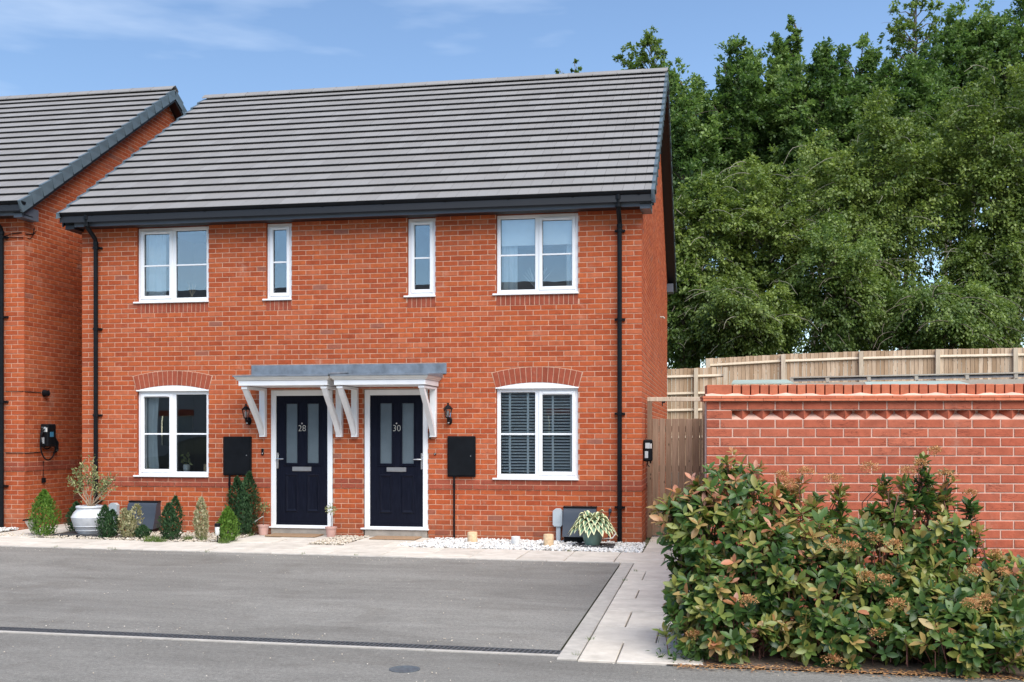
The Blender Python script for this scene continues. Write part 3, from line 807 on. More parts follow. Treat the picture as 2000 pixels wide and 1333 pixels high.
# ------------------------------------------------------------------ windows and doors
def window(parent, x0, x1, z0, z1, kind, sash, oz=0.0, vent=False):
    """kind: 'two' (two lights) or 'one'. sash: 'L','R','C' - which light opens"""
    z0 += oz; z1 += oz
    f = 0.055; Y0, Y1 = 0.045, 0.11
    x0 += 0.006; x1 -= 0.004
    mb = MB()
    zb = z0 + 0.028
    mb.cbox(x0, x0 + f, Y0, Y1, zb, z1, .005); mb.cbox(x1 - f, x1, Y0, Y1, zb, z1, .005)
    mb.cbox(x0 + f - .001, x1 - f + .001, Y0 + .001, Y1, zb, zb + f, .005); mb.cbox(x0 + f - .001, x1 - f + .001, Y0 + .001, Y1, z1 - f, z1, .005)
    lights = []
    if kind == 'two':
        xm = (x0 + x1) / 2; mb.cbox(xm - 0.035, xm + 0.035, Y0 + .001, Y1, zb + f - .001, z1 - f + .001, .005)
        lights = [(x0 + f, xm - 0.035, sash == 'L'), (xm + 0.035, x1 - f, sash == 'R')]
    else: lights = [(x0 + f, x1 - f, True)]
    w = build('window', mb, UPVC, parent)
    mb = MB(); mb.cbox(x0 - 0.055, x1 + 0.008, -0.032, Y1, z0, z0 + 0.026, .005); build('sill', mb, UPVC, w)
    for a, b, op in lights:
        lo, hi = zb + f, z1 - f
        if op:
            s = 0.05; A, B, LO, HI = a - 0.012, b + 0.012, lo - 0.012, hi + 0.012
            mb = MB(); ya, yb = Y0 - 0.016, Y1 - 0.02
            mb.cbox(A, A + s, ya, yb, LO, HI, .006); mb.cbox(B - s, B, ya, yb, LO, HI, .006)
            mb.cbox(A + s - .001, B - s + .001, ya + .001, yb, LO, LO + s, .006); mb.cbox(A + s - .001, B - s + .001, ya + .001, yb, HI - s, HI, .006)
            build('sash_frame', mb, UPVC, w)
            a, b, lo, hi = A + s, B - s, LO + s, HI - s
            mb = MB(); mb.cbox(a + 0.02, b - 0.03, ya - 0.012, ya - 0.0005, hi + 0.012, hi + 0.03, .004); build('trickle_vent', mb, UPVC, w)
        g = 0.072
        mb = MB(); mb.box(a - .004, b + .004, g, g + 0.004, lo - .004, hi + .004); build('glass_pane', mb, GLASS, w)
        mb = MB()                                          # dark gasket
        for q in ((a, a + .006, lo, hi), (b - .006, b, lo, hi), (a, b, lo, lo + .006), (a, b, hi - .006, hi)): mb.box(q[0], q[1], g - .006, g - .001, q[2], q[3])
        build('gasket', mb, BLACKP, w)
        zm = zb + (z1 - zb) * 0.49
        mb = MB(); mb.cbox(a, b, g - 0.012, g - 0.0015, zm - 0.012, zm + 0.012, .003); build('glazing_bar', mb, UPVC, w)
    return w

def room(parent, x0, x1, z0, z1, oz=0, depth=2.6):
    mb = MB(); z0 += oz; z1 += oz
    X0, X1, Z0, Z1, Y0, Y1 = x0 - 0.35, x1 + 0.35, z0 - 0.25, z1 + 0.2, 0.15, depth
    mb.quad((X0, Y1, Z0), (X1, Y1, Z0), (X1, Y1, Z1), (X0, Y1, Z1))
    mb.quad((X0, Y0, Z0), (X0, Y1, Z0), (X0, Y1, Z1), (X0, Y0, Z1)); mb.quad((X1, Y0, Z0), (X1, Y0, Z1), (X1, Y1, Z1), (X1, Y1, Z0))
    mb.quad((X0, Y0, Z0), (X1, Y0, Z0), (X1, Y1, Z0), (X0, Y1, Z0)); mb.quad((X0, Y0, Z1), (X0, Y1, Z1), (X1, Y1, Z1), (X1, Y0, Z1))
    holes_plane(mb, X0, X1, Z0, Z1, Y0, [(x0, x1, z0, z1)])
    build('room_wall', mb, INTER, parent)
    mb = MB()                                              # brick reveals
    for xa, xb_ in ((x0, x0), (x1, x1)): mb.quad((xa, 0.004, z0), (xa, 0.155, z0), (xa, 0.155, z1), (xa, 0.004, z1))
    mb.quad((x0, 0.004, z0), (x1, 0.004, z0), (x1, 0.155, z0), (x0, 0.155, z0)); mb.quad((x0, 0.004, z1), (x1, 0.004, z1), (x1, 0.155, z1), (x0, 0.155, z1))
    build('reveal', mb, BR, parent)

def soldier_row(parent, x0, x1, z0, z1, oz=0):
    n = int(round((x1 - x0) / 0.0725)); w = (x1 - x0) / n
    for k in range(n):
        c = Vector((x0 + (k + .5) * w, -0.001 + random.uniform(-.001, .001), oz + (z0 + z1) / 2))
        link('soldier_brick', brick_mesh(w - 0.010, z1 - z0 - 0.006, BRD), parent, c - ORG[parent.name])

def arch(parent, x0, x1, zs, oz=0):
    """segmental brick arch over a window, with the white head panel below it"""
    xm = (x0 + x1) / 2; c = (x1 - x0) / 2; h = 0.075; Rr = (c * c + h * h) / (2 * h); zc = oz + zs + h - Rr
    t1 = math.asin(c / Rr); N = 16
    ro = Rr + 0.225
    mb = MB(); M = 24
    inn = [(xm + Rr * math.sin(-t1 + 2 * t1 * k / M), zc + Rr * math.cos(-t1 + 2 * t1 * k / M)) for k in range(M + 1)]
    e = 0.012 / Rr
    out = [(xm + (ro + .008) * math.sin((-t1 - e) + 2 * (t1 + e) * k / M), zc + (ro + .008) * math.cos((-t1 - e) + 2 * (t1 + e) * k / M)) for k in range(M + 1)]
    poly = inn + out[::-1]
    vs = [(x, -0.0025, z) for x, z in poly]; n = len(poly)
    mb.add(vs, [(k, k + 1, n - 2 - k, n - 1 - k) for k in range(M)])
    build('arch_mortar', mb, MORTAR, parent)
    for k in range(N):
        a0, a1 = -t1 + 2 * t1 * k / N, -t1 + 2 * t1 * (k + 1) / N; g = 0.005
        def pt(r, a, s): return (xm + r * math.sin(a) + s * g * math.cos(a), zc + r * math.cos(a))
        q = [pt(Rr + .004, a0, 1), pt(Rr + .004, a1, -1), pt(ro, a1, -1), pt(ro, a0, 1)]
        mb = MB(); cx = sum(p[0] for p in q) / 4; cz = sum(p[1] for p in q) / 4; y = -0.008 + random.uniform(-.001, .001)
        fr = [(cx + (x - cx) * .96, y, cz + (z - cz) * .985) for x, z in q]; bk = [(x, y + .003, z) for x, z in q]; bb = [(x, .01, z) for x, z in q]
        mb.add(fr + bk + bb, [(0, 1, 2, 3)] + [(4 + i, 4 + (i + 1) % 4, (i + 1) % 4, i) for i in range(4)] + [(8 + i, 8 + (i + 1) % 4, 4 + (i + 1) % 4, 4 + i) for i in range(4)])
        build('arch_brick', mb, BRD, parent)
    poly = [(x0 + .002, oz + zs - 0.006)] + [(x0 + .002, oz + zs)] + inn[1:-1] + [(x1 - .002, oz + zs)] + [(x1 - .002, oz + zs - 0.006)]
    mb = MB(); mb.prism(poly, -0.002, 0.10, 'y'); mb.cbox(x0 - 0.004, x1 + 0.002, -0.016, 0.05, oz + zs - 0.012, oz + zs + 0.006, .002)
    build('arch_head_panel', mb, UPVC, parent)

def text_mesh(name, s, size, loc, mat, parent, ext=0.003):
    cu = bpy.data.curves.new(name, 'FONT'); cu.body = s; cu.size = size; cu.extrude = ext; cu.align_x = 'CENTER'; cu.align_y = 'CENTER'; cu.offset = -0.002
    t = bpy.data.objects.new(name, cu); col.objects.link(t)
    dg = bpy.context.evaluated_depsgraph_get(); me = bpy.data.meshes.new_from_object(t.evaluated_get(dg))
    bpy.data.objects.remove(t); bpy.data.curves.remove(cu)
    me.materials.clear(); me.materials.append(mat)
    o = link(name, me, parent, Vector(loc) - ORG[parent.name]); o.rotation_euler = (R_(90), 0, 0); o.name = name
    return o

def door(parent, cx, number, hand):
    """cx centre of leaf; hand -1 handle on the left, 1 on the right"""
    l, r = cx - 0.41, cx + 0.41; zb, zt = 0.19, 2.15
    Y0, Y1 = 0.012, 0.09
    mb = MB(); f = 0.083
    mb.cbox(l - f, l, Y0, Y1, 0.165, 2.235, .006); mb.cbox(r, r + f, Y0, Y1, 0.165, 2.235, .006); mb.cbox(l - .001, r + .001, Y0 + .001, Y1, zt, 2.235, .006)
    build('door_frame', mb, UPVC, parent)
    mb = MB(); mb.cbox(l - f - 0.05, r + f + 0.02, -0.035, 0.1, 0.140, 0.164, .005); mb.cbox(l, r, 0.0, 0.09, 0.1645, 0.188, .004); build('door_threshold', mb, UPVC, parent)
    mb = MB(); mb.cbox(l - f + .01, r + f - .01, -0.012, 0.2, -0.1, 0.139, .006); build('door_step', mb, CONC, parent)
    # leaf with recesses for panes and raised panels
    g = 0.2485; gx = [(l + .157, l + .337), (l + .497, l + .677)]
    D = 0.034
    mb = MB(); ops = [(a, b, 1.128, 2.028) for a, b in gx]
    holes_plane(mb, l, r, zb, zt, D, ops)
    mb.box(l, r, D + 0.03, D + 0.04, zb, zt)
    for a, b, c, d in ops:
        mb.quad((a, D, c), (a, D + .02, c), (a, D + .02, d), (a, D, d)); mb.quad((b, D, c), (b, D, d), (b, D + .02, d), (b, D + .02, c)); mb.quad((a, D, c), (b, D, c), (b, D + .02, c), (a, D + .02, c)); mb.quad((a, D, d), (a, D + .02, d), (b, D + .02, d), (b, D, d))
    lf = build('front_door', mb, DOORM, parent)
    for a, b in gx:
        mb = MB(); mb.box(a, b, D + .012, D + .018, 1.128, 2.028); build('frosted_glass', mb, FROST, lf)
        mb = MB()                                          # moulding round the glass
        for q in ((a - .022, a, 1.106, 2.05), (b, b + .022, 1.106, 2.05)): mb.cbox(q[0], q[1], D - .010, D - .0005, q[2], q[3], .004)
        for q in ((a, b, 1.106, 1.128), (a, b, 2.028, 2.05)): mb.cbox(q[0], q[1], D - .0105, D - .0005, q[2], q[3], .004)
        mb.cbox(a - .04, b + .04, D - .016, D - .0005, 1.085, 1.1055, .006)
        build('glass_moulding', mb, DOORM, lf)
        # lower raised panel: a groove frame and a fielded centre
        c, d = 0.395, 0.955; mb = MB()
        o = [(a - .012, c - .012), (b + .012, c - .012), (b + .012, d + .012), (a - .012, d + .012)]
        i1 = [(a + .006, c + .006), (b - .006, c + .006), (b - .006, d - .006), (a + .006, d - .006)]
        i2 = [(a + .030, c + .035), (b - .030, c + .035), (b - .030, d - .035), (a + .030, d - .035)]
        vs = [(x, D - .001, z) for x, z in o] + [(x, D - .016, z) for x, z in i1] + [(x, D - .003, z) for x, z in i2]
        mb.add(vs, [(k, (k + 1) % 4, 4 + (k + 1) % 4, 4 + k) for k in range(4)] + [(4 + k, 4 + (k + 1) % 4, 8 + (k + 1) % 4, 8 + k) for k in range(4)] + [(8, 9, 10, 11)])
        build('raised_panel', mb, DOORM, lf)
    mb = MB(); mb.cbox(cx - .152, cx + .152, D - .014, D - .0005, 1.005, 1.072, .004); mb.cbox(cx - .118, cx + .118, D - .02, D - .0145, 1.02, 1.057, .003); build('letter_box', mb, STEEL, lf)
    hx = l + 0.02 if hand < 0 else r - 0.02
    mb = MB(); mb.cbox(hx - .015, hx + .015, D - .012, D - .0005, 1.043, 1.283, .004)
    mb.tube([(hx, D - .012, 1.19), (hx, D - .055, 1.19), (hx - hand * .02, D - .06, 1.19), (hx - hand * .115, D - .058, 1.19)], 0.009, 8); build('door_handle', mb, STEEL, lf, smooth=True)
    mb = MB(); mb.lathe(0, 0, [(0.012, 0), (0.012, .006), (.006, .01)], 12)
    build('spyhole', MB().add([(cx + x, D - z, 1.729 + y) for x, y, z in mb.v], mb.f), STEEL, lf)
    text_mesh('door_number', number, 0.135, (cx + 0.003, D - 0.004, 1.652), NUMBER, lf)
    mb = MB(); mb.box(l, r, D - .014, D - .0005, zb, zb + .03); build('weather_bar', mb, DOORM, lf)

def bracket(cx, w, zb, parent):
    a, b = cx - w / 2, cx + w / 2; mb = MB()
    mb.cbox(a, b, -0.092, -0.001, zb, 2.262, .005)                      # wall post
    mb.cbox(a - .0, b + .0, -0.735, -0.0925, 2.225, 2.262, .004)        # arm
    # curved brace
    pts = []
    for k in range(9):
        t = k / 8; y = -0.092 - 0.56 * (t ** 1.15); z = zb + 0.12 + (2.225 - zb - 0.12) * (t ** 0.92); pts.append((y, z))
    outer = [(y - 0.075 + 0.02 * abs(k - 4) / 4, z - 0.035 + 0.0 * k) for k, (y, z) in enumerate(pts)]
    outer[0] = (-0.092, zb + 0.02); outer[-1] = (-0.72, 2.225)
    n = len(pts); poly = pts + outer[::-1]
    vs = [(a + .01, y, z) for y, z in poly] + [(b - .01, y, z) for y, z in poly]; m = len(poly)
    mb.add(vs, [(i, (i + 1) % m, m + (i + 1) % m, m + i) for i in range(m)] + [(i, i + 1, m - 2 - i, m - 1 - i) for i in range(n - 1)] + [(m + m - 1 - i, m + m - 2 - i, m + i + 1, m + i) for i in range(n - 1)])
    build('gallows_bracket', mb, PAINTW, parent)

def canopy(parent, x0, x1, posts):
    mb = MB(); mb.cbox(x0, x1, -0.765, -0.001, 2.272, 2.346, .004)
    c = build('door_canopy', mb, PAINTW, parent)
    mb = MB()                                              # cove moulding on three sides
    prof = [(0.0, 2.3465), (0.018, 2.352), (0.022, 2.368), (0.038, 2.375), (0.046, 2.392), (0.05, 2.404), (0.0, 2.404)]
    n = len(prof)
    ring = []
    for o, z in prof: ring.append([(x0 - o, -0.001, z), (x0 - o, -0.765 - o, z), (x1 + o, -0.765 - o, z), (x1 + o, -0.001, z)])
    for k in range(n - 1):
        for s in range(3):
            mb.add([ring[k][s], ring[k][s + 1], ring[k + 1][s + 1], ring[k + 1][s]], [(0, 1, 2, 3)])
    build('cove_moulding', mb, CREAM, c)
    mb = MB(); X0, X1 = x0 - 0.065, x1 + 0.062
    mb.add([(X0, -.83, 2.402), (X1, -.83, 2.402), (X1, -.0012, 2.405), (X0, -.0012, 2.405), (X0, -.83, 2.42), (X1, -.83, 2.42), (X1, -.0012, 2.47), (X0, -.0012, 2.47)],
           [(0, 3, 2, 1), (4, 5, 6, 7), (0, 1, 5, 4), (1, 2, 6, 5), (2, 3, 7, 6), (3, 0, 4, 7)])
    build('lead_roof', mb, LEAD, c)
    for p in posts: bracket(p, 0.092, 1.523, c)

# ------------------------------------------------------------------ the semi-detached pair
H = root('semi_detached_house', (4.39, 0, 0), 'pair of red brick houses under one grey roof, with two black front doors', 'house')
OPEN = [(0.9375, 2.1375, 3.60, 4.79), (3.072, 3.487, 3.60, 4.79), (5.300, 5.735, 3.60, 4.79), (6.648, 7.862, 3.60, 4.79),
        (0.9375, 2.1375, 0.90, 2.235), (6.648, 7.862, 0.90, 2.235), (3.142, 4.148, 0.0, 2.24), (4.62, 5.622, 0.0, 2.24)]
SOLD = [(0.9375, 2.1375, 3.45, 3.60), (3.072, 3.487, 3.45, 3.60), (5.300, 5.735, 3.45, 3.60), (6.648, 7.862, 3.45, 3.60)]
shell(H, 0, 0, 8.775, OPEN + SOLD[:0], 0, (1,)) if False else None
_cs = OPEN + SOLD
def front_shell():
    shell(H, 0, 0, 8.775, _cs, 300, (1,), side_single=0)
front_shell()
mb = MB()
for a, b, c, d in SOLD: mb.quad((a, 0.005, c), (b, 0.005, c), (b, 0.005, d), (a, 0.005, d))
build('soldier_mortar', mb, MORTAR, H)
for a, b, c, d in SOLD: soldier_row(H, a, b, c, d)
roof(H, -0.17, 8.965, 0.0, 300, caps_left=True)
gutter(H, -0.13, 8.99, 0.0, (0.282, 8.464))
for (a, b, c, d), kd, s in zip(OPEN[:6], ('two', 'one', 'one', 'two', 'two', 'two'), ('L', 'C', 'C', 'R', 'L', 'R')):
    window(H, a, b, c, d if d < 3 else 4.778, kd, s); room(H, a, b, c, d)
for a, b in ((OPEN[4][0], OPEN[4][1]), (OPEN[5][0], OPEN[5][1])): arch(H, a - .002, b + .002, 2.245)
mb = MB()
for a, b, c, d in OPEN[6:]:
    mb.quad((a, .004, c), (a, .2, c), (a, .2, d), (a, .004, d)); mb.quad((b, .004, c), (b, .004, d), (b, .2, d), (b, .2, c)); mb.quad((a, .004, d), (b, .004, d), (b, .2, d), (a, .2, d)); mb.quad((a, .12, c), (b, .12, c), (b, .12, d), (a, .12, d))
build('door_reveal', mb, MORTAR, H)
door(H, 3.6385, '28', -1); door(H, 5.127, '30', 1)
canopy(H, 2.972, 4.33, (3.046, 4.262)); canopy(H, 4.43, 5.782, (4.503, 5.714))
mb = MB(); mb.cbox(2.84, 5.905, -0.014, -0.0005, 2.46, 2.618, .003); build('lead_flashing', mb, LEAD, H)
mb = MB(); mb.tube([(4.385, -.03, 2.49), (4.375, -.45, 2.455), (4.375, -.83, 2.43)], 0.016, 6); build('lead_roll', mb, LEAD, H, smooth=True)
for a, b, c, d in ((2.394, 2.848, .936, 1.53), (5.925, 6.347, .938, 1.538)):
    mb = MB(); mb.cbox(a, b, -0.045, -0.0005, c, d, .008); mbx = build('meter_box', mb, BLACKP, H)
    mb = MB(); mb.cbox(a + .02, b - .02, -0.053, -0.0455, c + .02, d - .02, .004); build('meter_box_door', mb, BLACKP, mbx)
    mb = MB(); mb.cbox(b - .075, b - .06, -.057, -.0535, c + .30, c + .315, .002); build('lock', mb, STEEL, mbx)
    mb = MB(); mb.tube([((a + .1), -.03, c), ((a + .1), -.03, -.05)], .015, 8); mb.tube([((a + .1), -.03, c - .1), ((a + .1), -.03, c - .16)], .019, 8); build('cable_duct', mb, BLACKP, mbx)
def cowl(x0, x1, zt):
    prof = [(-.0005, zt), (-.09, zt), (-.13, zt - .03), (-.15, zt - .08), (-.165, zt - .17), (-.20, zt - .28), (-.25, zt - .40), (-.24, zt - .405), (-.0005, zt - .38)]
    mb = MB(); mb.prism(prof, x0, x1); m = build('gas_meter_box', mb, COWL, H, smooth=True, angle=25)
    mb = MB(); mb.cbox(x0 - .008, x1 + .008, -.105, -.0004, zt + .0005, zt + .022, .004); build('box_lid', mb, BLACKP, m)
    mb = MB(); mb.box(x0 + .02, x1 - .02, -.21, -.0005, gz(x0) - .02, zt - .385); build('box_base', mb, BLACKP, m)
    return m
cowl(0.86, 1.34, 0.51); cowl(7.66, 8.13, 0.505)
for x in (0.505, 7.50):
    mb = MB(); mb.prism([(x, .26), (x + .02, .235), (x + .12, .235), (x + .14, .26), (x + .14, .46), (x + .12, .475), (x + .10, .492), (x + .04, .492), (x + .02, .475), (x, .46)], -.085, -.0005, 'y')
    mb.cbox(x + .045, x + .11, -.06, -.0005, -.03, .2345, .006); mb.cbox(x + .055, x + .10, -.088, -.0855, .30, .40, .001)
    build('gas_riser_box', mb, GREYP, H)
for x, z in ((5.73, .075), (7.20, .075)):
    mb = MB(); mb.cbox(x, x + .215, -.004, .01, z + .005, z + .07, .002)
    for k in range(8): mb.box(x + .02 + k * .023, x + .03 + k * .023, -.0052, -.0045, z + .018, z + .057)
    build('air_brick', mb, BRD, H)
mb = MB(); mb.tube([(8.775, 5.67, 3.83), (8.84, 5.67, 3.83), (8.86, 5.67, 3.80)], 0.018, 8); build('overflow_pipe', mb, ALU, H)
mb = MB(); mb.cbox(8.30, 8.345, -.03, -.0005, .44, .50, .01); mb.tube([(8.322, -.02, .45), (8.30, -.02, .35), (8.30, -.02, .02)], .008, 6); build('outdoor_socket', mb, COWL, H)

# ------------------------------------------------------------------ the next house on the left
NZ = 0.22; NX = -1.01 - 8.775
NB = root('neighbouring_house', (NX + 4.39, 0, NZ), 'red brick house at the left edge with dark caps along its gable', 'house')
NOP = [(6.648, 7.862, 3.60, 4.79), (6.648, 7.862, 0.90, 2.235)]
shell(NB, NX, NZ, 8.775, NOP, 150, (1,), zlow=-.375, side_single=300)
roof(NB, NX - .17, -0.81, NZ, 200)
gutter(NB, NX - .13, -0.79, NZ, (-1.355,), zbot=0.05)
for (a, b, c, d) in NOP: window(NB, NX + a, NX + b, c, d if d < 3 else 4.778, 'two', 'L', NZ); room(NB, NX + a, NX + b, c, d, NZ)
arch(NB, NX + NOP[1][0], NX + NOP[1][1], 2.245, NZ)
mb = MB()
mb.tube([(-1.33, -.06, 4.71), (-1.2, -.02, 4.76), (-1.06, -.015, 4.77), (-1.0, .05, 4.76), (-.995, .22, 4.79), (-.995, .25, 4.9)], .007, 6)
mb.tube([(-1.33, -.06, 4.68), (-1.2, -.02, 4.70), (-1.03, -.015, 4.69), (-1.0, .15, 4.70), (-.995, .3, 4.86)], .006, 6)
build('loose_cable', mb, BLACKP, NB)

# ------------------------------------------------------------------ interiors seen through the glass
def curtain(name, x0, x1, z0, z1, y, waves, label, mat=CLOTH, taper=0.0):
    mb = MB(); n = 40; a = []
    for k in range(n + 1):
        t = k / n; a.append((x0 + (x1 - x0) * t, y + 0.02 * math.sin(t * waves * 2 * math.pi) + 0.006 * math.sin(t * waves * 5)))
    lv = 6
    vs = []
    for j in range(lv + 1):
        z = z0 + (z1 - z0) * j / lv; s = 1 - taper * math.sin(math.pi * j / lv)
        vs += [(x0 + (x - x0) * s, yy, z) for x, yy in a]
    fs = [(j * (n + 1) + k, j * (n + 1) + k + 1, (j + 1) * (n + 1) + k + 1, (j + 1) * (n + 1) + k) for j in range(lv) for k in range(n)]
    mb.add(vs, fs)
    o = build(name, mb, mat, None, ((x0 + x1) / 2, y, z0), smooth=True); tagd(o, label, 'curtain'); return o
curtain('curtain', 0.96, 1.33, 3.63, 4.75, 0.19, 3, 'pale curtain hanging at the left of the upstairs window over the left house')
curtain('curtain', 0.96, 1.22, 0.93, 2.22, 0.19, 2, 'pale curtain hanging at the left of the ground floor window of number 28', taper=.15)
curtain('curtain', 6.66, 6.93, 3.63, 4.72, 0.22, 3, 'sheer curtain at the left side of the upstairs window over number 30')
curtain('curtain', 7.66, 7.84, 3.63, 4.72, 0.22, 2, 'sheer curtain at the right side of the upstairs window over number 30')
mb = MB(); mb.box(6.68, 7.83, .165, .168, 4.36, 4.76); mb.cbox(6.68, 7.83, .16, .175, 4.345, 4.362, .003)
tagd(build('roller_blind', mb, BLIND, None, (7.25, .17, 4.35)), 'white roller blind pulled part way down inside the upstairs right window', 'blind')
vb = root('venetian_blind', (7.255, .16, .95), 'white venetian blind with wide tapes inside the ground floor window of number 30', 'blind')
for k in range(28):
    z = .975 + k * .0445; mb = MB(); a = -R_(21)
    dy, dz = .023 * math.cos(a), .023 * math.sin(a)
    mb.add([(6.67, .165 - dy, z + dz), (7.84, .165 - dy, z + dz), (7.84, .165 + dy, z - dz), (6.67, .165 + dy, z - dz), (6.67, .165 - dy, z + dz + .006), (7.84, .165 - dy, z + dz + .006), (7.84, .165 + dy, z - dz + .006), (6.67, .165 + dy, z - dz + .006)],
           [(0, 3, 2, 1), (4, 5, 6, 7), (0, 1, 5, 4), (2, 3, 7, 6)])
    build('slat', mb, BLIND, vb)
for x in (6.83, 7.10, 7.47, 7.74):
    mb = MB(); mb.box(x - .016, x + .016, .137, .139, .95, 2.21); build('tape', mb, BLIND, vb)
# things on the inner sills
mb = MB(); mb.lathe(1.66, .22, [(.028, .96), (.05, 1.0), (.055, 1.06), (.045, 1.09), (.04, 1.09), (.04, 1.05)], 16)
pr_ = root('potted_houseplant', (1.66, .22, .95), 'leafy houseplant in a white pot on the inside sill of the lower left window', 'houseplant')
build('pot', mb, WHITEP, pr_, smooth=True)
n = 34; P = np.array([(1.66, .22, 1.09)] * n) + rng.normal(0, 1, (n, 3)) * (.035, .03, .06) + (0, 0, .07)
flower_mesh('foliage', P, unit(rng.normal(0, 1, (n, 3)) + (0, -.3, .2)), rng.normal(0, 1, (n, 3)), rng.uniform(.05, .085, n), LEAF_T, LEAF_F, rng.uniform(.3, 1, n), LF_GREY, pr_)['kind'] = 'stuff'
mb = MB(); mb.cbox(1.97, 2.07, .17, .22, .94, 1.10, .004)
tagd(build('wooden_box', mb, LOG, None, (2.02, .2, .94)), 'small wooden box on the inside sill of the lower left window', 'box')
mb = MB()
for k in range(14):
    a = (k - 6.5) / 6.5; x = 7.22; mb.tube([(x, .23, 3.70), (x + a * .10, .23, 3.82 + .02 * (k % 3)), (x + a * .21, .23 + .02 * (k % 2), 3.96 + .03 * (k % 4) - abs(a) * .03)], [.004, .003, .002], 5)
vv = root('vase_of_twigs', (7.22, .23, 3.62), 'white bare twigs in a vase behind the upstairs right window', 'vase')
build('twigs', mb, WHITEP, vv)
mb = MB(); mb.lathe(7.22, .23, [(.03, 3.625), (.05, 3.65), (.045, 3.70), (.02, 3.735), (.024, 3.75)], 14); build('vase', mb, WHITEP, vv, smooth=True)
mb = MB(); mb.tube([(1.75, .22, 3.63), (1.75, .22, 3.75), (1.70, .22, 3.85)], .006, 5)
for k in range(12):
    a = k * 0.9; mb.tube([(1.75, .22, 3.72), (1.75 + .07 * math.cos(a), .22 + .05 * math.sin(a), 3.82 + .012 * k)], [.004, .002], 5)
mb.lathe(1.75, .22, [(.035, 3.625), (.05, 3.65), (.04, 3.71), (.03, 3.715)], 14)
tagd(build('dried_flower_vase', mb, LOG, None, (1.75, .22, 3.62)), 'brown dried flowers in a vase behind the upstairs left window', 'vase')

# ------------------------------------------------------------------ lamps, bells, chargers
def lantern(x, side, label):
    t = root('wall_lantern', (x, 0, 1.72), label, 'wall lamp', 'lanterns beside the front doors')
    bx, lx = x, x - 0.0
    mb = MB(); mb.lathe(0, 0, [(.045, 0), (.043, .012), (.03, .022)], 20)
    build('back_plate', MB().add([(bx + a * .8, -c, 1.765 + b * 1.35) for a, b, c in mb.v], mb.f), BLACKP, t, smooth=True)
    mb = MB(); mb.tube([(bx, -.02, 1.76), (bx, -.07, 1.75), (lx, -.115, 1.765), (lx, -.125, 1.80)], [.018, .02, .018, .014], 10)
    mb.lathe(bx, -.065, [(.02, 1.715), (.026, 1.725), (.026, 1.76), (.01, 1.775)], 12); build('arm', mb, BLACKP, t, smooth=True)
    mb = MB(); mb.lathe(bx, -.088, [(.010, 1.727), (.014, 1.733), (.010, 1.741)], 10); build('motion_sensor', mb, WHITEP, t)
    yc = -.125
    mb = MB(); mb.lathe(lx, yc, [(.02, 1.80), (.036, 1.808), (.04, 1.815), (.036, 1.819)], 6)
    mb.lathe(lx, yc, [(.074, 1.935), (.076, 1.942), (.05, 1.965), (.034, 1.985), (.016, 1.992), (.012, 2.005), (.017, 2.015), (.006, 2.03)], 6)
    for k in range(6):
        a = math.pi / 3 * k; mb.tube([(lx + .037 * math.cos(a), yc + .037 * math.sin(a), 1.815), (lx + .062 * math.cos(a), yc + .062 * math.sin(a), 1.937)], .0045, 4)
    build('cage', mb, BLACKP, t)
    mb = MB(); mb.lathe(lx, yc, [(.034, 1.82), (.058, 1.934)], 6, cap=False); build('glass', mb, LAMPG, t)
    mb = MB(); mb.lathe(lx, yc, [(.010, 1.82), (.012, 1.845), (.018, 1.87), (.016, 1.895), (.004, 1.915)], 12); build('bulb', mb, WHITEP, t, smooth=True)
lantern(2.805, 1, 'black lantern on the brick wall to the left of door 28')
lantern(5.955, -1, 'black lantern on the brick wall to the right of door 30')
def plate(name, x0, x1, z0, z1, d, label, cat, mat=BLACKP, btn=None):
    t = root(name, ((x0 + x1) / 2, 0, z0), label, cat)
    mb = MB(); mb.cbox(x0, x1, -d, -.0008, z0, z1, .004); build('body', mb, mat, t)
    if btn:
        mb = MB(); mb.lathe(0, 0, [(btn[2], 0), (btn[2], .003), (btn[2] * .6, .005)], 14)
        build('button', MB().add([(btn[0] + a, -d - c, btn[1] + b) for a, b, c in mb.v], mb.f), STEEL, t)
plate('doorbell', 3.006, 3.04, 1.245, 1.345, .022, 'slim black doorbell on the bricks left of door 28', 'doorbell', btn=(3.023, 1.272, .009))
plate('doorbell', 5.715, 5.745, 1.255, 1.29, .018, 'tiny square doorbell low on the bricks right of door 30', 'doorbell', btn=(5.73, 1.272, .008))
plate('doorbell_camera', 5.635, 5.672, 1.50, 1.615, .028, 'black camera doorbell half hidden by the bracket right of door 30', 'doorbell', btn=(5.653, 1.53, .010))

def wall_box_side(x, ya, yb, z0, z1, d, label, loops):
    t = root('car_charger', (x, (ya + yb) / 2, z0), label, 'car charger', 'car chargers on the gable walls')
    mb = MB(); mb.cbox(x + .001, x + d, ya, yb, z0, z1, .018); build('body', mb, BLACKP, t)
    mb = MB(); mb.cbox(x + d * .25, x + d * .75, ya - .002, ya + .003, z1 - .13, z1 - .05, .001); mb.cbox(x + d * .2, x + d * .55, ya - .002, ya + .003, z0 + .05, z0 + .15, .001)
    build('printed_label', mb, GREYP, t)
    mb = MB(); mb.cbox(x + d * .8, x + d * .92, ya - .002, ya + .003, z1 - .13, z1 - .06, .001); build('small_label', mb, WHITEP, t)
    return t
BLUE = simple('blue_screen', (0.05, 0.20, 0.34), 0.3, 0.05, 5, 0)
t = wall_box_side(-1.01, .42, .66, 1.36, 1.73, .14, 'black charger with a blue screen and looped cable on the shaded left gable', True)
mb = MB(); mb.cbox(-.8705, -.868, .48, .58, 1.52, 1.60, .001); build('screen', mb, BLUE, t)
mb = MB(); pts = [(-.93, .40 + .21 * math.cos(a) + .12, 1.47 + (.27 * math.sin(a)) - .06) for a in np.linspace(0, 2 * math.pi, 26)]
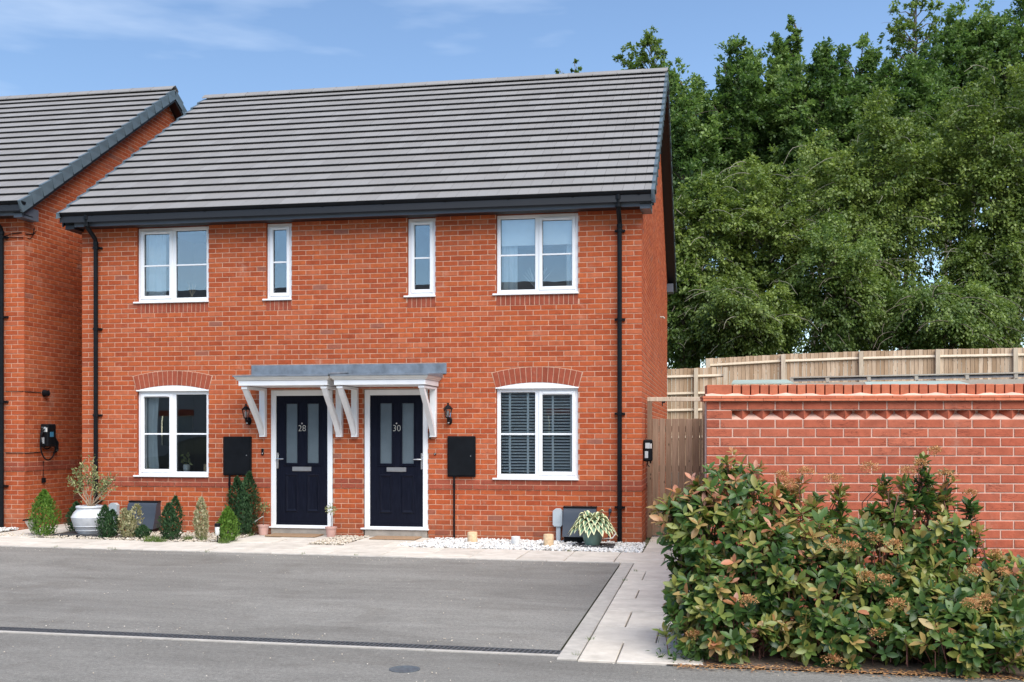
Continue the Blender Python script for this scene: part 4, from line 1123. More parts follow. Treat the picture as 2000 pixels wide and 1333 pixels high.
mb.tube(pts, .012, 6)
pts = [(-.95, .52 + .17 * math.cos(a), 1.52 + .20 * math.sin(a)) for a in np.linspace(.3, 2 * math.pi + .1, 22)]; mb.tube(pts, .012, 6)
mb.tube([(-.98, .72, 1.55), (-.95, .80, 1.42), (-.95, .80, 1.30), (-.96, .76, 1.26)], [.02, .03, .028, .02], 8)
mb.tube([(-1.0, .50, 1.12), (-1.0, .49, .85)], .006, 5); build('cable', mb, BLACKP, t, smooth=True)
mb = MB(); mb.cbox(-1.009, -.97, .455, .525, .77, .85, .004); build('isolator', mb, BLACKP, t)
mb = MB(); mb.tube([(-1.33, -.012, 1.265), (-1.03, -.012, 1.262), (-1.0, .02, 1.26), (-1.0, .42, 1.27)], .006, 5); build('feed_cable', mb, BLACKP, t)
t = wall_box_side(8.775, .27, .42, 1.17, 1.49, .135, 'small black charger with pale labels on the right gable beside the gate', False)
mb = MB(); mb.tube([(8.84, .32, 1.17), (8.84, .31, 1.12), (8.87, .30, 1.09)], .009, 6); mb.tube([(8.88, .34, 1.17), (8.88, .34, 1.14)], .012, 6); build('cable', mb, BLACKP, t)
t = root('bulkhead_lamp', (-1.01, .52, 2.2), 'small round black security lamp high on the shaded left gable', 'wall lamp')
mb = MB(); mb.lathe(0, 0, [(.055, 0), (.055, .03), (.045, .07), (.05, .085), (.02, .1)], 16)
build('housing', MB().add([(-1.009 + c, .52 + a, 2.235 + b) for a, b, c in mb.v], mb.f), BLACKP, t, smooth=True)
mb = MB(); mb.tube([(-1.005, .44, 2.24), (-1.005, .02, 2.24), (-1.03, -.008, 2.245), (-1.33, -.012, 2.25)], .005, 5); build('lead_wire', mb, BLACKP, t)

# ------------------------------------------------------------------ garden wall on the right
GB = R_(5.6)
gu = (math.cos(GB), math.sin(GB), 0); GO = (9.712, -6.50, 0.0)
GW = root('garden_wall', (GO[0], GO[1], 0), 'red brick garden wall with a dogtooth course and brick-on-edge coping on the right', 'wall')
def gp(u, n, z): return (GO[0] + gu[0] * u + gu[1] * n, GO[1] + gu[1] * u - gu[0] * n, z)   # n is outward
Z0 = 1.99
ztop_cope = Z0 - .085 - .05; zc = ztop_cope                     # underside of creasing: 1.855
zrow = zc - .075                                                # stretcher course, then the dogtooth course below
LW = 6.0
bricks = []
for n in range(26):
    zb_ = zrow - n * .075; za_ = zb_ ; x = 0.0; half = n % 2 == 1
    if n == 1: bricks.append((-.005, .2125, za_, za_ + .075, 0)); continue
    first = True
    while x < LW:
        w = (.2125 if n % 2 else .11) if first else .225; first = False
        bricks.append((x - (.005 if x == 0 else 0), min(LW, x + w), za_, za_ + .075, 0)); x += w
lay((GO, gu), bricks, GW, BRW, 300)
mb = MB()
def gquad(mb, u0, u1, n0, z0, z1): mb.quad(gp(u0, n0, z0), gp(u1, n0, z0), gp(u1, n0, z1), gp(u0, n0, z1))
zd0, zd1 = zrow - .075, zrow
gquad(mb, 0.004, LW, -.005, -.2, zd0); gquad(mb, 0.004, LW, -.005, zd1, zc); gquad(mb, .2, LW, -.085, zd0 - .002, zd1 + .002)
mb.quad(gp(.2, -.004, zd0 - .003), gp(LW, -.004, zd0 - .003), gp(LW, -.084, zd0 + .055), gp(.2, -.084, zd0 + .055)); mb.quad(gp(.2, -.005, zd1), gp(LW, -.005, zd1), gp(LW, -.085, zd1), gp(.2, -.085, zd1))
gquad(mb, .004, .2, -.005, zd0, zd1)
mb.quad(gp(LW, -.21, -.2), gp(0.004, -.21, -.2), gp(0.004, -.21, zc), gp(LW, -.21, zc)); mb.quad(gp(.004, -.005, -.2), gp(.004, -.21, -.2), gp(.004, -.21, zc), gp(.004, -.005, zc)); mb.quad(gp(LW, -.005, -.2), gp(LW, -.21, -.2), gp(LW, -.21, zc), gp(LW, -.005, zc))
build('mortar', mb, MORTARW, GW)
u = .225 + .07
while u < LW - .08:                                             # bricks laid cornerwise
    r = .074 + random.uniform(-.002, .002); j = random.uniform(-.004, .004); mb = MB()
    q = [gp(u + j, -.004, 0), gp(u + r + j, -.004 - r, 0), gp(u + j, -.004 - 2 * r, 0), gp(u - r + j, -.004 - r, 0)]
    mb.add([(a, b, zd0 + .002) for a, b, _ in q] + [(a, b, zd1 - .003) for a, b, _ in q], [(0, 1, 5, 4), (1, 2, 6, 5), (2, 3, 7, 6), (3, 0, 4, 7), (4, 5, 6, 7), (0, 3, 2, 1)][::-1])
    build('dogtooth_brick', mb, BRW, GW); u += .1655
for k in range(int(LW / .23)):                                  # two courses of creasing tile
    for z_, o_, sh in ((zc + .001, .034, 0), (zc + .0235, .028, .11)):
        a, b = k * .23 - sh - .03 * (k == 0), k * .23 + .227 - sh; a = max(a, -.034)
        mb = MB(); vs = [gp(a, o_, z_), gp(b, o_, z_), gp(b, -.24, z_), gp(a, -.24, z_), gp(a, o_ - .003, z_ + .019), gp(b, o_ - .003, z_ + .019), gp(b, -.24, z_ + .019), gp(a, -.24, z_ + .019)]
        mb.add(vs, [(0, 1, 5, 4), (1, 2, 6, 5), (2, 3, 7, 6), (3, 0, 4, 7), (4, 5, 6, 7), (3, 2, 1, 0)]); build('creasing_tile', mb, BRC, GW)
mb = MB(); n = 110                                              # mortar fillet on top of the creasing
for k in range(n):
    a, b = -.01 + LW * k / n, -.01 + LW * (k + 1) / n
    h0 = .012 + .007 * math.sin(k * 1.7) + .004 * math.sin(k * .61); h1 = .012 + .007 * math.sin((k + 1) * 1.7) + .004 * math.sin((k + 1) * .61)
    mb.quad(gp(a, .022, zc + .042), gp(b, .022, zc + .042), gp(b, .0, zc + .046 + h1), gp(a, .0, zc + .046 + h0))
    mb.quad(gp(a, .0, zc + .046 + h0), gp(b, .0, zc + .046 + h1), gp(b, -.2, zc + .050), gp(a, -.2, zc + .050))
build('mortar_fillet', mb, MORTARW, GW)
def cope_brick(u0, u1, n0, n1):
    mb = MB(); j = random.uniform(-.002, .002); z0, z1 = zc + .044, Z0 + random.uniform(-.003, .003); c = .004
    vs = [gp(u0, n0 + j, z0), gp(u1, n0 + j, z0), gp(u1, n1, z0), gp(u0, n1, z0), gp(u0, n0 + j, z1 - c), gp(u1, n0 + j, z1 - c), gp(u1, n1, z1 - c), gp(u0, n1, z1 - c), gp(u0 + c, n0 + j - c, z1), gp(u1 - c, n0 + j - c, z1), gp(u1 - c, n1 + c, z1), gp(u0 + c, n1 + c, z1)]
    mb.add(vs, [(0, 1, 5, 4), (1, 2, 6, 5), (2, 3, 7, 6), (3, 0, 4, 7), (4, 5, 9, 8), (5, 6, 10, 9), (6, 7, 11, 10), (7, 4, 8, 11), (8, 9, 10, 11)])
    build('coping_brick', mb, BRC, GW)
cope_brick(0.004, .205, .0, -.21)
u = .215
while u < LW - .06: cope_brick(u, u + .0635, .0, -.21); u += .0752

# the return that runs back to the gate
RW = courses(7.2, lambda a, b: 1.86, 0, 25, [])
lay(((9.712, 0.9, 0), (0, -1, 0)), RW, GW, BRW, 0, 'return_brickwork')
mb = MB(); mb.box(9.717, 9.92, -6.28, .9, -.1, zc); build('return_core', mb, MORTARW, GW)
mb = MB(); mb.box(9.69, 9.95, -6.26, .92, zc, zc + .04); mb.box(9.715, 9.925, -6.26, .92, zc + .041, Z0); build('return_coping', mb, BRC, GW)

# ------------------------------------------------------------------ gate and fences
GT = root('garden_gate', (9.24, .95, 0), 'boarded brown side gate in a timber frame between house and garden wall', 'gate')
mb = MB(); mb.cbox(8.80, 8.868, .90, 1.0, 0, 2.06, .004); build('gate_post', mb, GATE, GT)
mb = MB(); mb.cbox(9.62, 9.70, .90, 1.0, 0, 2.06, .004); build('gate_post', mb, GATE, GT)
mb = MB(); mb.cbox(8.80, 9.705, .895, .95, 2.061, 2.125, .004); build('gate_head', mb, FENCEP, GT)
x = 8.873; k = 0
while x < 9.60:
    w = random.choice((.095, .1, .105)); mb = MB(); mb.cbox(x, min(x + w - .006, 9.615), .955 + .003 * (k % 2), .975, .03, 1.80 + random.uniform(-.004, .004), .004); build('gate_board', mb, GATE, GT); x += w; k += 1
for z in (.25, 1.0, 1.6):
    mb = MB(); mb.box(8.875, 9.615, .976, 1.02, z, z + .09); build('gate_rail', mb, GATE, GT)
mb = MB(); mb.cbox(9.02, 9.07, .875, .893, 2.035, 2.06, .003); mb.cbox(9.02, 9.035, .87, .893, 1.99, 2.04, .003); build('gate_stop', mb, BLACKP, GT)

def feather_fence(p0, p1, ztops, zbot, posts, rails, label, name='board_fence'):
    """close-boarded fence from p0 to p1 (x,y), tops interpolated"""
    L_ = math.hypot(p1[0] - p0[0], p1[1] - p0[1]); ud = ((p1[0] - p0[0]) / L_, (p1[1] - p0[1]) / L_)
    t = root(name, (p0[0], p0[1], zbot), label, 'fence')
    zt = lambda u: float(np.interp(u, [a for a, _ in ztops], [b for _, b in ztops]))
    def pt(u, n, z): return (p0[0] + ud[0] * u + ud[1] * n, p0[1] + ud[1] * u - ud[0] * n, z)
    def bx(u0, u1, n0, n1, za, zb, za2=None, zb2=None):
        za2 = za if za2 is None else za2; zb2 = zb if zb2 is None else zb2
        return [pt(u0, n0, za), pt(u1, n0, za2), pt(u1, n1, za2), pt(u0, n1, za), pt(u0, n0, zb), pt(u1, n0, zb2), pt(u1, n1, zb2), pt(u0, n1, zb)]
    F = [(0, 1, 5, 4), (1, 2, 6, 5), (2, 3, 7, 6), (3, 0, 4, 7), (4, 5, 6, 7), (3, 2, 1, 0)]
    u = 0; k = 0
    while u < L_:
        w = .098 + random.uniform(-.004, .004)
        mb = MB(); th0, th1 = .004, .015
        v = [pt(u, 0, zbot), pt(u + w, 0, zbot), pt(u + w, -th1, zbot), pt(u, -th0, zbot)]; z_ = zt(u + w / 2) + random.uniform(-.006, .006)
        v = [pt(u, th1, zbot), pt(u + w - .003, th0, zbot), pt(u + w - .003, -.002, zbot), pt(u, -.002, zbot)]
        mb.add(v + [(a, b, z_) for a, b, _ in v], F); build('fence_board', mb, FENCE, t); u += w; k += 1
    ps = list(posts)
    for q in ps:
        mb = MB(); mb.add(bx(q - .05, q + .05, .02, .115, zbot, zt(q) - .01), F); build('fence_post', mb, FENCEP, t)
    for dz in rails:
        for a, b in zip(ps[:-1], ps[1:]):
            mb = MB(); za, zb = zt(a) - dz, zt(b) - dz
            v = [pt(a + .05, .017, za - .045), pt(b - .05, .017, zb - .045), pt(b - .05, .06, zb - .02), pt(a + .05, .06, za - .02), pt(a + .05, .017, za + .035), pt(b - .05, .017, zb + .035), pt(b - .05, .05, zb + .0), pt(a + .05, .05, za + .0)]
            mb.add(v, F); build('arris_rail', mb, FENCEP, t)
    return t
feather_fence((9.62, 12.0), (19.5, 12.0), [(0, 3.43), (1.9, 3.52), (3.7, 3.565), (5.5, 3.59), (9.9, 3.62)], 1.2, [0.06, 1.88, 3.72, 5.49, 7.24, 9.0], [.17, .78, 1.4],
              'pale close-boarded timber fence behind the garden wall with trees rising over it')
feather_fence((8.2, 11.6), (9.78, 11.6), [(0, 3.14), (1.6, 3.19)], 0.6, [-.6, 1.19, 1.9], [.20, .62, 1.03, 1.7],
              'short lower stretch of boarded fence between the house and the garden wall', 'low_board_fence')
t = root('cold_frame', (13, 7, 2.3), 'long low glazed frame with dark panes and aqua sheets just showing above the garden wall', 'cold frame')
def zr_(x): return 2.70 + (x - 11.29) * .012
xs_ = [11.35, 12.05, 12.85, 13.75, 14.7, 15.6, 16.6]
for a, b in zip(xs_[:-1], xs_[1:]):
    mb = MB(); mb.add([(a + .04, 7.0, zr_(a) - .085), (b - .04, 7.0, zr_(b) - .085), (b - .04, 7.03, zr_(b) - .015), (a + .04, 7.03, zr_(a) - .015)], [(0, 1, 2, 3)]); build('dark_pane', mb, simple('dark_pane', (.09, .09, .10), .5, .5, 9, 0) if 'dark_pane' not in bpy.data.materials else bpy.data.materials['dark_pane'], t)
    mb = MB(); mb.cbox(a - .035, a + .035, 6.98, 7.04, zr_(a) - .11, zr_(a), .004); build('mullion', mb, ALU, t)
    mb = MB(); mb.add([(a, 6.97, zr_(a) - .012), (b, 6.97, zr_(b) - .012), (b, 7.06, zr_(b) - .012), (a, 7.06, zr_(a) - .012), (a, 6.97, zr_(a) + .012), (b, 6.97, zr_(b) + .012), (b, 7.06, zr_(b) + .012), (a, 7.06, zr_(a) + .012)], [(0, 1, 5, 4), (1, 2, 6, 5), (4, 5, 6, 7), (3, 2, 1, 0)]); build('top_rail', mb, ALU, t)
    mb = MB(); mb.box(a, b, 6.99, 7.05, 2.40, zr_(a) - .112); build('base_panel', mb, ALU, t)
for a, b, z in ((10.15, 11.34, 2.655), (12.7, 14.6, 2.60)):
    mb = MB(); mb.add([(a, 6.3, z - .09), (b, 6.3, z - .09), (b - .08, 6.9, z), (a + .05, 6.9, z), (a, 6.3, z - .11), (b, 6.3, z - .11), (b - .08, 6.9, z - .02), (a + .05, 6.9, z - .02)], [(0, 1, 2, 3), (0, 4, 5, 1), (1, 5, 6, 2), (3, 7, 4, 0)]); build('aqua_sheet', mb, POLY, t)
    mb = MB(); mb.box(a, b, 6.35, 6.85, 1.6, z - .13); build('side_wall', mb, ALU, t)
mb = MB(); mb.box(10.2, 16.6, 6.9, 6.98, 0, 2.39); build('back_wall', mb, ALU, t)

# ------------------------------------------------------------------ pebbles and gravel
def stones(name, regions, n, size, mat, avoid=()):
    ico = [(0, 0, 1), (.89, 0, .45), (.28, .85, .45), (-.72, .53, .45), (-.72, -.53, .45), (.28, -.85, .45), (.72, .53, -.45), (-.28, .85, -.45), (-.89, 0, -.45), (-.28, -.85, -.45), (.72, -.53, -.45), (0, 0, -1)]
    F = [(0, 1, 2), (0, 2, 3), (0, 3, 4), (0, 4, 5), (0, 5, 1), (1, 6, 2), (2, 7, 3), (3, 8, 4), (4, 9, 5), (5, 10, 1), (6, 7, 2), (7, 8, 3), (8, 9, 4), (9, 10, 5), (10, 6, 1), (11, 7, 6), (11, 8, 7), (11, 9, 8), (11, 10, 9), (11, 6, 10)]
    P = []
    for x0, x1, y0, y1, w in regions:
        m = int(n * w); X = rng.uniform(x0, x1, m); Y = rng.uniform(y0, y1, m)
        P.append(np.stack([X, Y, np.array([gz(x) for x in X]) + rng.uniform(-.004, .022, m)], 1))
    P = np.concatenate(P); m = len(P)
    ico = np.array(ico); S = rng.uniform(.6, 1.25, (m, 1, 3)) * size * np.array([1, 1, .7]); th = rng.uniform(0, 6.28, m)
    V = ico[None] * S * rng.uniform(.85, 1.15, (m, 12, 1)); c, s = np.cos(th)[:, None], np.sin(th)[:, None]
    V = np.stack([V[..., 0] * c - V[..., 1] * s, V[..., 0] * s + V[..., 1] * c, V[..., 2]], -1) + P[:, None]
    me = bpy.data.meshes.new(name); fl = np.array(F).ravel()
    me.vertices.add(m * 12); me.vertices.foreach_set('co', V.ravel()); me.loops.add(m * 60)
    me.loops.foreach_set('vertex_index', (fl[None] + (np.arange(m) * 12)[:, None]).ravel().astype(np.int32)); me.polygons.add(m * 20)
    me.polygons.foreach_set('loop_start', np.arange(0, m * 60, 3, dtype=np.int32)); me.update(calc_edges=True)
    me.polygons.foreach_set('use_smooth', [True] * (m * 20)); me.materials.append(mat)
    o = link(name, me); o['kind'] = 'stuff'; return o
tagd(stones('white_pebbles', [(5.72, 8.84, -1.26, -.01, .85), (5.5, 5.75, -1.2, -.75, .03), (-4, -1.05, -1.0, -.01, .5)], 5200, .021, PEBW), 'white pebbles in the bed under the right window', 'pebbles', kind='stuff')
tagd(stones('buff_gravel', [(.25, 2.95, -1.33, -.01, .75), (-.9, .3, -1.25, -.75, .06), (4.21, 4.72, -1.2, -.01, .2)], 5200, .014, PEBB), 'cream gravel between the small shrubs under the left window', 'gravel', kind='stuff')

tagd(stones('loose_grit', [(-9, 8.5, -2.9, -2.45, .35), (-9, 8.5, -7.75, -7.5, .2), (-6, 8.5, -7.5, -2.9, .2), (-6, 12, -9.5, -8.1, .25)], 900, .0055, PEBB), 'loose grit scattered on the tarmac and along its edges', 'grit', kind='stuff')

# ------------------------------------------------------------------ pots and small things by the doors
def gpt(x): return gz(x) + .014
def potl(name, x, y, prof, mat, label, cat, group=None, soil=True, n=28):
    z = gpt(x); t = root(name, (x, y, z), label, cat, group)
    mb = MB(); mb.lathe(x, y, [(r, z + h) for r, h in prof], n, cap=False); mb.add([(x + prof[0][0] * math.cos(2 * math.pi * k / n), y + prof[0][0] * math.sin(2 * math.pi * k / n), z + prof[0][1]) for k in range(n)], [tuple(range(n))[::-1]])
    build('pot', mb, mat, t, smooth=True, angle=35)
    if soil:
        r, h = prof[-1]; mb = MB(); mb.add([(x + r * 1.04 * math.cos(2 * math.pi * k / 20), y + r * 1.04 * math.sin(2 * math.pi * k / 20), z + h) for k in range(20)], [tuple(range(20))]); build('soil', mb, SOIL, t)
    return t, z
POTG = simple('pale_glazed_pot', (0.52, 0.54, 0.57), 0.45, 0.14, 12, 0.15, 30)
t, z = potl('large_glazed_pot', .58, -.72, [(.165, 0), (.175, .02), (.205, .06), (.212, .068), (.208, .075), (.232, .125), (.240, .132), (.236, .140), (.262, .22), (.272, .265), (.266, .272), (.262, .278), (.235, .33), (.195, .375), (.190, .388), (.200, .398), (.206, .412), (.200, .428), (.185, .432), (.172, .42), (.17, .38)], POTG,
            'large pale glazed urn holding a straggly shrub at the left corner of the house', 'plant pot')
mb = MB(); pot_z = z
def wig(p, q, k, amp):
    P_ = [Vector(p)]; 
    for i in range(1, k): 
        f = i / k; P_.append(Vector(p).lerp(Vector(q), f) + Vector((random.uniform(-amp, amp), random.uniform(-amp, amp), random.uniform(-amp, amp) * .5)))
    return P_ + [Vector(q)]
tips = []
for q in ((-.33, -.05, .85), (-.22, .05, 1.0), (-.10, .0, 1.12), (.0, .1, 1.16), (.10, -.02, .98), (.28, .05, .80), (.33, .0, .86), (.47, .0, .93), (.18, .08, .88), (-.28, .02, .98), (.42, 0, .72)):
    b0 = (t.location.x + random.uniform(-.02, .02), t.location.y, z + .38); e = (t.location.x + q[0], t.location.y + q[1], z + q[2])
    w = wig(b0, e, 6, .018); mb.tube(w, [.012, .010, .008, .006, .0045, .003, .002], 6); tips.append(w)
build('branches', mb, simple('olive_bark', (.30, .22, .15), .85, .2, 20, .3), t, smooth=True)
P, A, T = [], [], []
for w in tips:
    n = 85 if w[-1].x - .58 < .35 else 34
    for _ in range(n):
        k = random.uniform(2.8, 5.9); a = w[int(k)].lerp(w[min(6, int(k) + 1)], k % 1); P.append(a + Vector([random.gauss(0, .028) for _ in range(3)])); A.append([random.gauss(0, 1), random.gauss(0, 1), random.gauss(.5, 1)]); T.append(random.random())
flower_mesh('foliage', np.array(P), np.array(A), rng.normal(0, 1, (len(P), 3)), rng.uniform(.032, .056, len(P)), LEAF_T, LEAF_F, np.array(T), LF_GREY, t)['kind'] = 'stuff'
mb = MB(); mb.cbox(.16, .98, -1.02, -.42, gz(.5) + .012, gz(.5) + .035, .006); tagd(build('slate_tray', mb, SLATE, None, (.58, -.72, .05)), 'dark slab on which the large pale urn stands', 'slab')

PG = 'small pink pots flanking door 28'
for px, py, lab in ((3.10, -.16, 'small pink pot with a white stick tag at the left of door 28'), (4.20, -.24, 'small pink pot with a tiny grey-green standard tree at the right of door 28')):
    t, z = potl('pink_pot', px, py, [(.062, 0), (.068, .03), (.078, .11), (.080, .125), (.088, .127), (.090, .15), (.082, .152), (.078, .135)], TERRA, lab, 'plant pot', PG)
    mb = MB(); mb.tube([(px, py, z + .13), (px + .006, py, z + .24), (px, py, z + .36)], [.006, .005, .004], 6)
    if px < 3.5:
        build('stem', mb, BARK, t); mb = MB(); mb.tube([(px - .165, py - .03, z + .17), (px - .01, py - .02, z + .275), (px + .005, py - .02, z + .27)], [.006, .006, .009], 6); build('plant_tag', mb, WHITEP, t)
    else: build('stem', mb, BARK, t)
    n = 130; D = unit(rng.normal(0, 1, (n, 3))); P = np.array([px, py, z + .41]) + D * rng.uniform(.02, .095, (n, 1)) * (1, 1, .85)
    flower_mesh('foliage', P, D + rng.normal(0, .5, (n, 3)), rng.normal(0, 1, (n, 3)), rng.uniform(.022, .04, n), LEAF_T, LEAF_F, rng.random(n), LF_GREY, t)['kind'] = 'stuff'

t, z = potl('green_pot', 8.13, -.58, [(.095, 0), (.10, .004), (.115, .05), (.137, .12), (.148, .20), (.150, .235), (.153, .25), (.146, .254), (.14, .24)], DKGREEN, 'sage green pot of cream-edged hosta standing under the right window', 'plant pot')
HOSTA, nt, b = new_mat('hosta_leaf')
uvn = nt.nodes.new('ShaderNodeAttribute'); uvn.attribute_name = 'edge'
r_ = ramp(nt, uvn.outputs['Fac'], [(0.2, (.10, .20, .12)), (.5, (.24, .34, .20)), (.62, (.66, .65, .36)), (1, (.78, .75, .46))])
nt.links.new(r_.outputs[0], b.inputs['Base Color']); b.inputs['Roughness'].default_value = .42
nleaf = 74
for k in range(nleaf):
    a = k * 2.39996; ring_ = (k / nleaf) ** .6; reach = .10 + .17 * ring_; up = .16 - .17 * ring_ ; wd = random.uniform(.05, .072)
    base = Vector((8.13, -.58, z + .24)); d = Vector((math.cos(a) * 1.25, math.sin(a), 0)); sd_ = Vector((-d.y, d.x, 0)).normalized()
    vs, ed = [], []; M = 7
    for i in range(M + 1):
        f = i / M; c = base + d * (.03 + reach * f) + Vector((0, 0, (up + .07) * math.sin(f * 2.0) - .13 * ring_ * f * f * 1.5 + .02)); w = wd * math.sin(math.pi * min(1, f * .93 + .07)) ** .8
        for s in (-1, -.62, 0, .62, 1): vs.append(c + sd_ * (w * s) + Vector((0, 0, abs(s) * w * .45))); ed.append(abs(s) if 0 < f < 1 else 1)
    fs = [(i * 5 + j, i * 5 + j + 1, (i + 1) * 5 + j + 1, (i + 1) * 5 + j) for i in range(M) for j in range(4)]
    mb = MB().add([tuple(v) for v in vs], fs); o = build('hosta_leaf', mb, HOSTA, t, smooth=True, angle=80)
    at_ = o.data.attributes.new('edge', 'FLOAT', 'POINT'); at_.data.foreach_set('value', ed)
mb = MB(); mb.cbox(7.86, 8.44, -.86, -.34, .016, .034, .005); tagd(build('slate_mat', mb, SLATE, None, (8.13, -.6, .015)), 'dark square mat on the white pebbles beneath the green pot', 'mat')
mb = MB(); mb.tube([(8.31, -.03, .30), (8.36, -.08, .22), (8.42, -.20, .16), (8.38, -.28, .10), (8.22, -.33, .085)], .009, 6); tagd(build('white_hose', mb, WHITEP, None, (8.3, -.1, 0), smooth=True), 'short white curved pipe behind the hosta pot', 'pipe')

for lx, ly, h, r, m, lab, cat in ((6.41, -.52, .165, .072, LOG, 'upright cut log on the white pebbles, nearest door 30', 'log'), (7.53, -.70, .175, .074, LOG, 'upright cut log on the white pebbles beside the grey riser box', 'log'),
                                 (7.05, -.60, .12, .064, WHITEP, 'short white cylinder standing on the pebbles between two logs', 'candle')):
    mb = MB(); z = gz(lx); prof = [(r * 1.02, z), (r, z + .02), (r, z + h - .012), (r - .006, z + h - .003), (r - .02, z + h), (r * .45, z + h - .002)] if m is LOG else [(r * .92, z), (r, z + .02), (r, z + h), (r - .008, z + h + .002), (r - .012, z + h - .02)]
    mb.lathe(lx, ly, prof, 20); v = [(x + .003 * math.sin(7 * x * 40), y, zz_) for x, y, zz_ in mb.v]
    tagd(build('cut_log' if m is LOG else 'white_candle_pot', MB().add(v, mb.f), m, None, (lx, ly, z), smooth=True, angle=35), lab, cat)
for mx0, mx1, y0, y1, lab in ((3.24, 4.02, -.44, -.06, 'brown coir doormat at the left door, between the two small pink pots'), (4.86, 5.55, -.47, -.08, 'brown coir doormat at the right door, clear of any pots')):
    mb = MB(); z = gz(mx0) + .016; mb.cbox(mx0, mx1, y0, y1, z, z + .018, .004); tagd(build('doormat', mb, COIR, None, ((mx0 + mx1) / 2, (y0 + y1) / 2, z)), lab, 'doormat')

def solar(x, y, h, lean, label):
    z = gpt(x); t = root('solar_light', (x, y, z), label, 'garden light', 'solar lights among the shrubs')
    mb = MB(); mb.tube([(x, y, z - .02), (x + lean * .4, y, z + h * .45)], .008, 6); build('spike', mb, BLACKP, t)
    X, Zc = x + lean, z + h * .62
    mb = MB(); mb.lathe(X, y, [(.018, Zc - .05), (.032, Zc - .03), (.036, Zc + .02), (.036, Zc + .07)], 14); build('diffuser', mb, WHITEP, t, smooth=True)
    mb = MB(); mb.lathe(X, y, [(.040, Zc + .0705), (.042, Zc + .11), (.034, Zc + .12)], 14); build('cap', mb, BLACKP, t)
solar(2.93, -1.36, .24, .0, 'black and white solar light beside the bright green shrub near door 28')
z = gpt(-.15); t = root('solar_spotlight', (-.13, -.95, z), 'leaning solar spotlight on a black spike beside the leftmost bright shrub', 'garden light')
mb = MB(); mb.tube([(-.10, -.95, z), (-.19, -.93, z + .2)], .011, 6); build('spike', mb, BLACKP, t)
mb = MB(); mb.prism([(-.36, z + .20), (-.18, z + .23), (-.17, z + .255), (-.35, z + .225)], -.99, -.86, 'y'); build('solar_panel', mb, BLACKP, t)
mb = MB(); mb.prism([(-.33, z + .195), (-.20, z + .225), (-.17, z + .11), (-.24, z + .06)], -.98, -.88, 'y'); build('lamp_head', mb, CONC, t)

# ------------------------------------------------------------------ small shrubs
def conifer(name, x, y, h, r, mat, label, n=1500, peaks=((0, 0, 1.0),), cat='shrub', taper=1.0, size=.03, up=.9, belly=.35):
    z = gz(x); t = root(name, (x, y, z), label, cat, 'small shrubs in the bed under the left window')
    mb = MB(); mb.tube([(x, y, z - .03), (x, y, z + h * .55)], [.014, .006], 6); build('trunk', mb, BARK, t)
    Ps, As, Ts = [], [], []
    for px, py, ph in peaks:
        m = int(n / len(peaks)); f = rng.uniform(0, 1, m) ** .9; th = rng.uniform(0, 2 * np.pi, m)
        prof = np.where(f < belly, .62 + .38 * np.sin(np.pi / 2 * f / belly), np.cos(np.pi / 2 * (f - belly) / (1 - belly)) ** taper)
        rr = r / (1 if len(peaks) == 1 else 1.45) * prof * rng.uniform(.62, 1.14, m) * (1 + .14 * np.sin(th * 5 + f * 9 + px * 40))
        Ps.append(np.stack([x + px * (0.4 + .6 * f) + rr * np.cos(th), y + py + rr * np.sin(th), z + .01 + f * h * ph], 1))
        As.append(np.stack([np.cos(th) * .5, np.sin(th) * .5, np.full(m, up)], 1) + rng.normal(0, .28, (m, 3)))
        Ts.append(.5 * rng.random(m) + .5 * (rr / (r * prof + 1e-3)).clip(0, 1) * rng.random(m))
    P, A, T = map(np.concatenate, (Ps, As, Ts))
    N = np.stack([P[:, 0] - x, P[:, 1] - y, np.zeros(len(P))], 1) + rng.normal(0, .04, (len(P), 3))
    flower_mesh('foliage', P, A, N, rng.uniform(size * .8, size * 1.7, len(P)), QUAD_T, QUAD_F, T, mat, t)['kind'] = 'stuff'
    return t
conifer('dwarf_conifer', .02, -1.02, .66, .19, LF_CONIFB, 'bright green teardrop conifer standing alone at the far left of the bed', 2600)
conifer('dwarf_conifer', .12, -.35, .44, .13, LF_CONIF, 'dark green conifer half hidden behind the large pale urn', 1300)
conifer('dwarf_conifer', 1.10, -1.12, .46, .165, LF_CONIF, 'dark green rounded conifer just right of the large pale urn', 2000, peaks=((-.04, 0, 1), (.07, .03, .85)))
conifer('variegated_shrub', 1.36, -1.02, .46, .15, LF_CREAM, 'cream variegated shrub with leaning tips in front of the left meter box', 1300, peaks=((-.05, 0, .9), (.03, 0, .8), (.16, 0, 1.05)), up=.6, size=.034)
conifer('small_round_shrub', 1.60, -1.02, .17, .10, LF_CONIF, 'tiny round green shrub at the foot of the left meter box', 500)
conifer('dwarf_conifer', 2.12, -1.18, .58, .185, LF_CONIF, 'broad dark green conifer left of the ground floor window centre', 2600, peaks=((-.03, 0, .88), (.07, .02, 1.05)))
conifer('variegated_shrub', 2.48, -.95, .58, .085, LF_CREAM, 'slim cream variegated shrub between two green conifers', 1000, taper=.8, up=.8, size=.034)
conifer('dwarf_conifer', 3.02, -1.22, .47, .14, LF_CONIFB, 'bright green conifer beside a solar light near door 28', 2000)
conifer('twin_cypress', 2.80, -.22, .93, .265, LF_CONIF, 'tall dark cypress with two peaks beside the pipe of the left meter box', 4200, peaks=((-.10, 0, .92), (.10, 0, 1.0)), cat='conifer', size=.034)
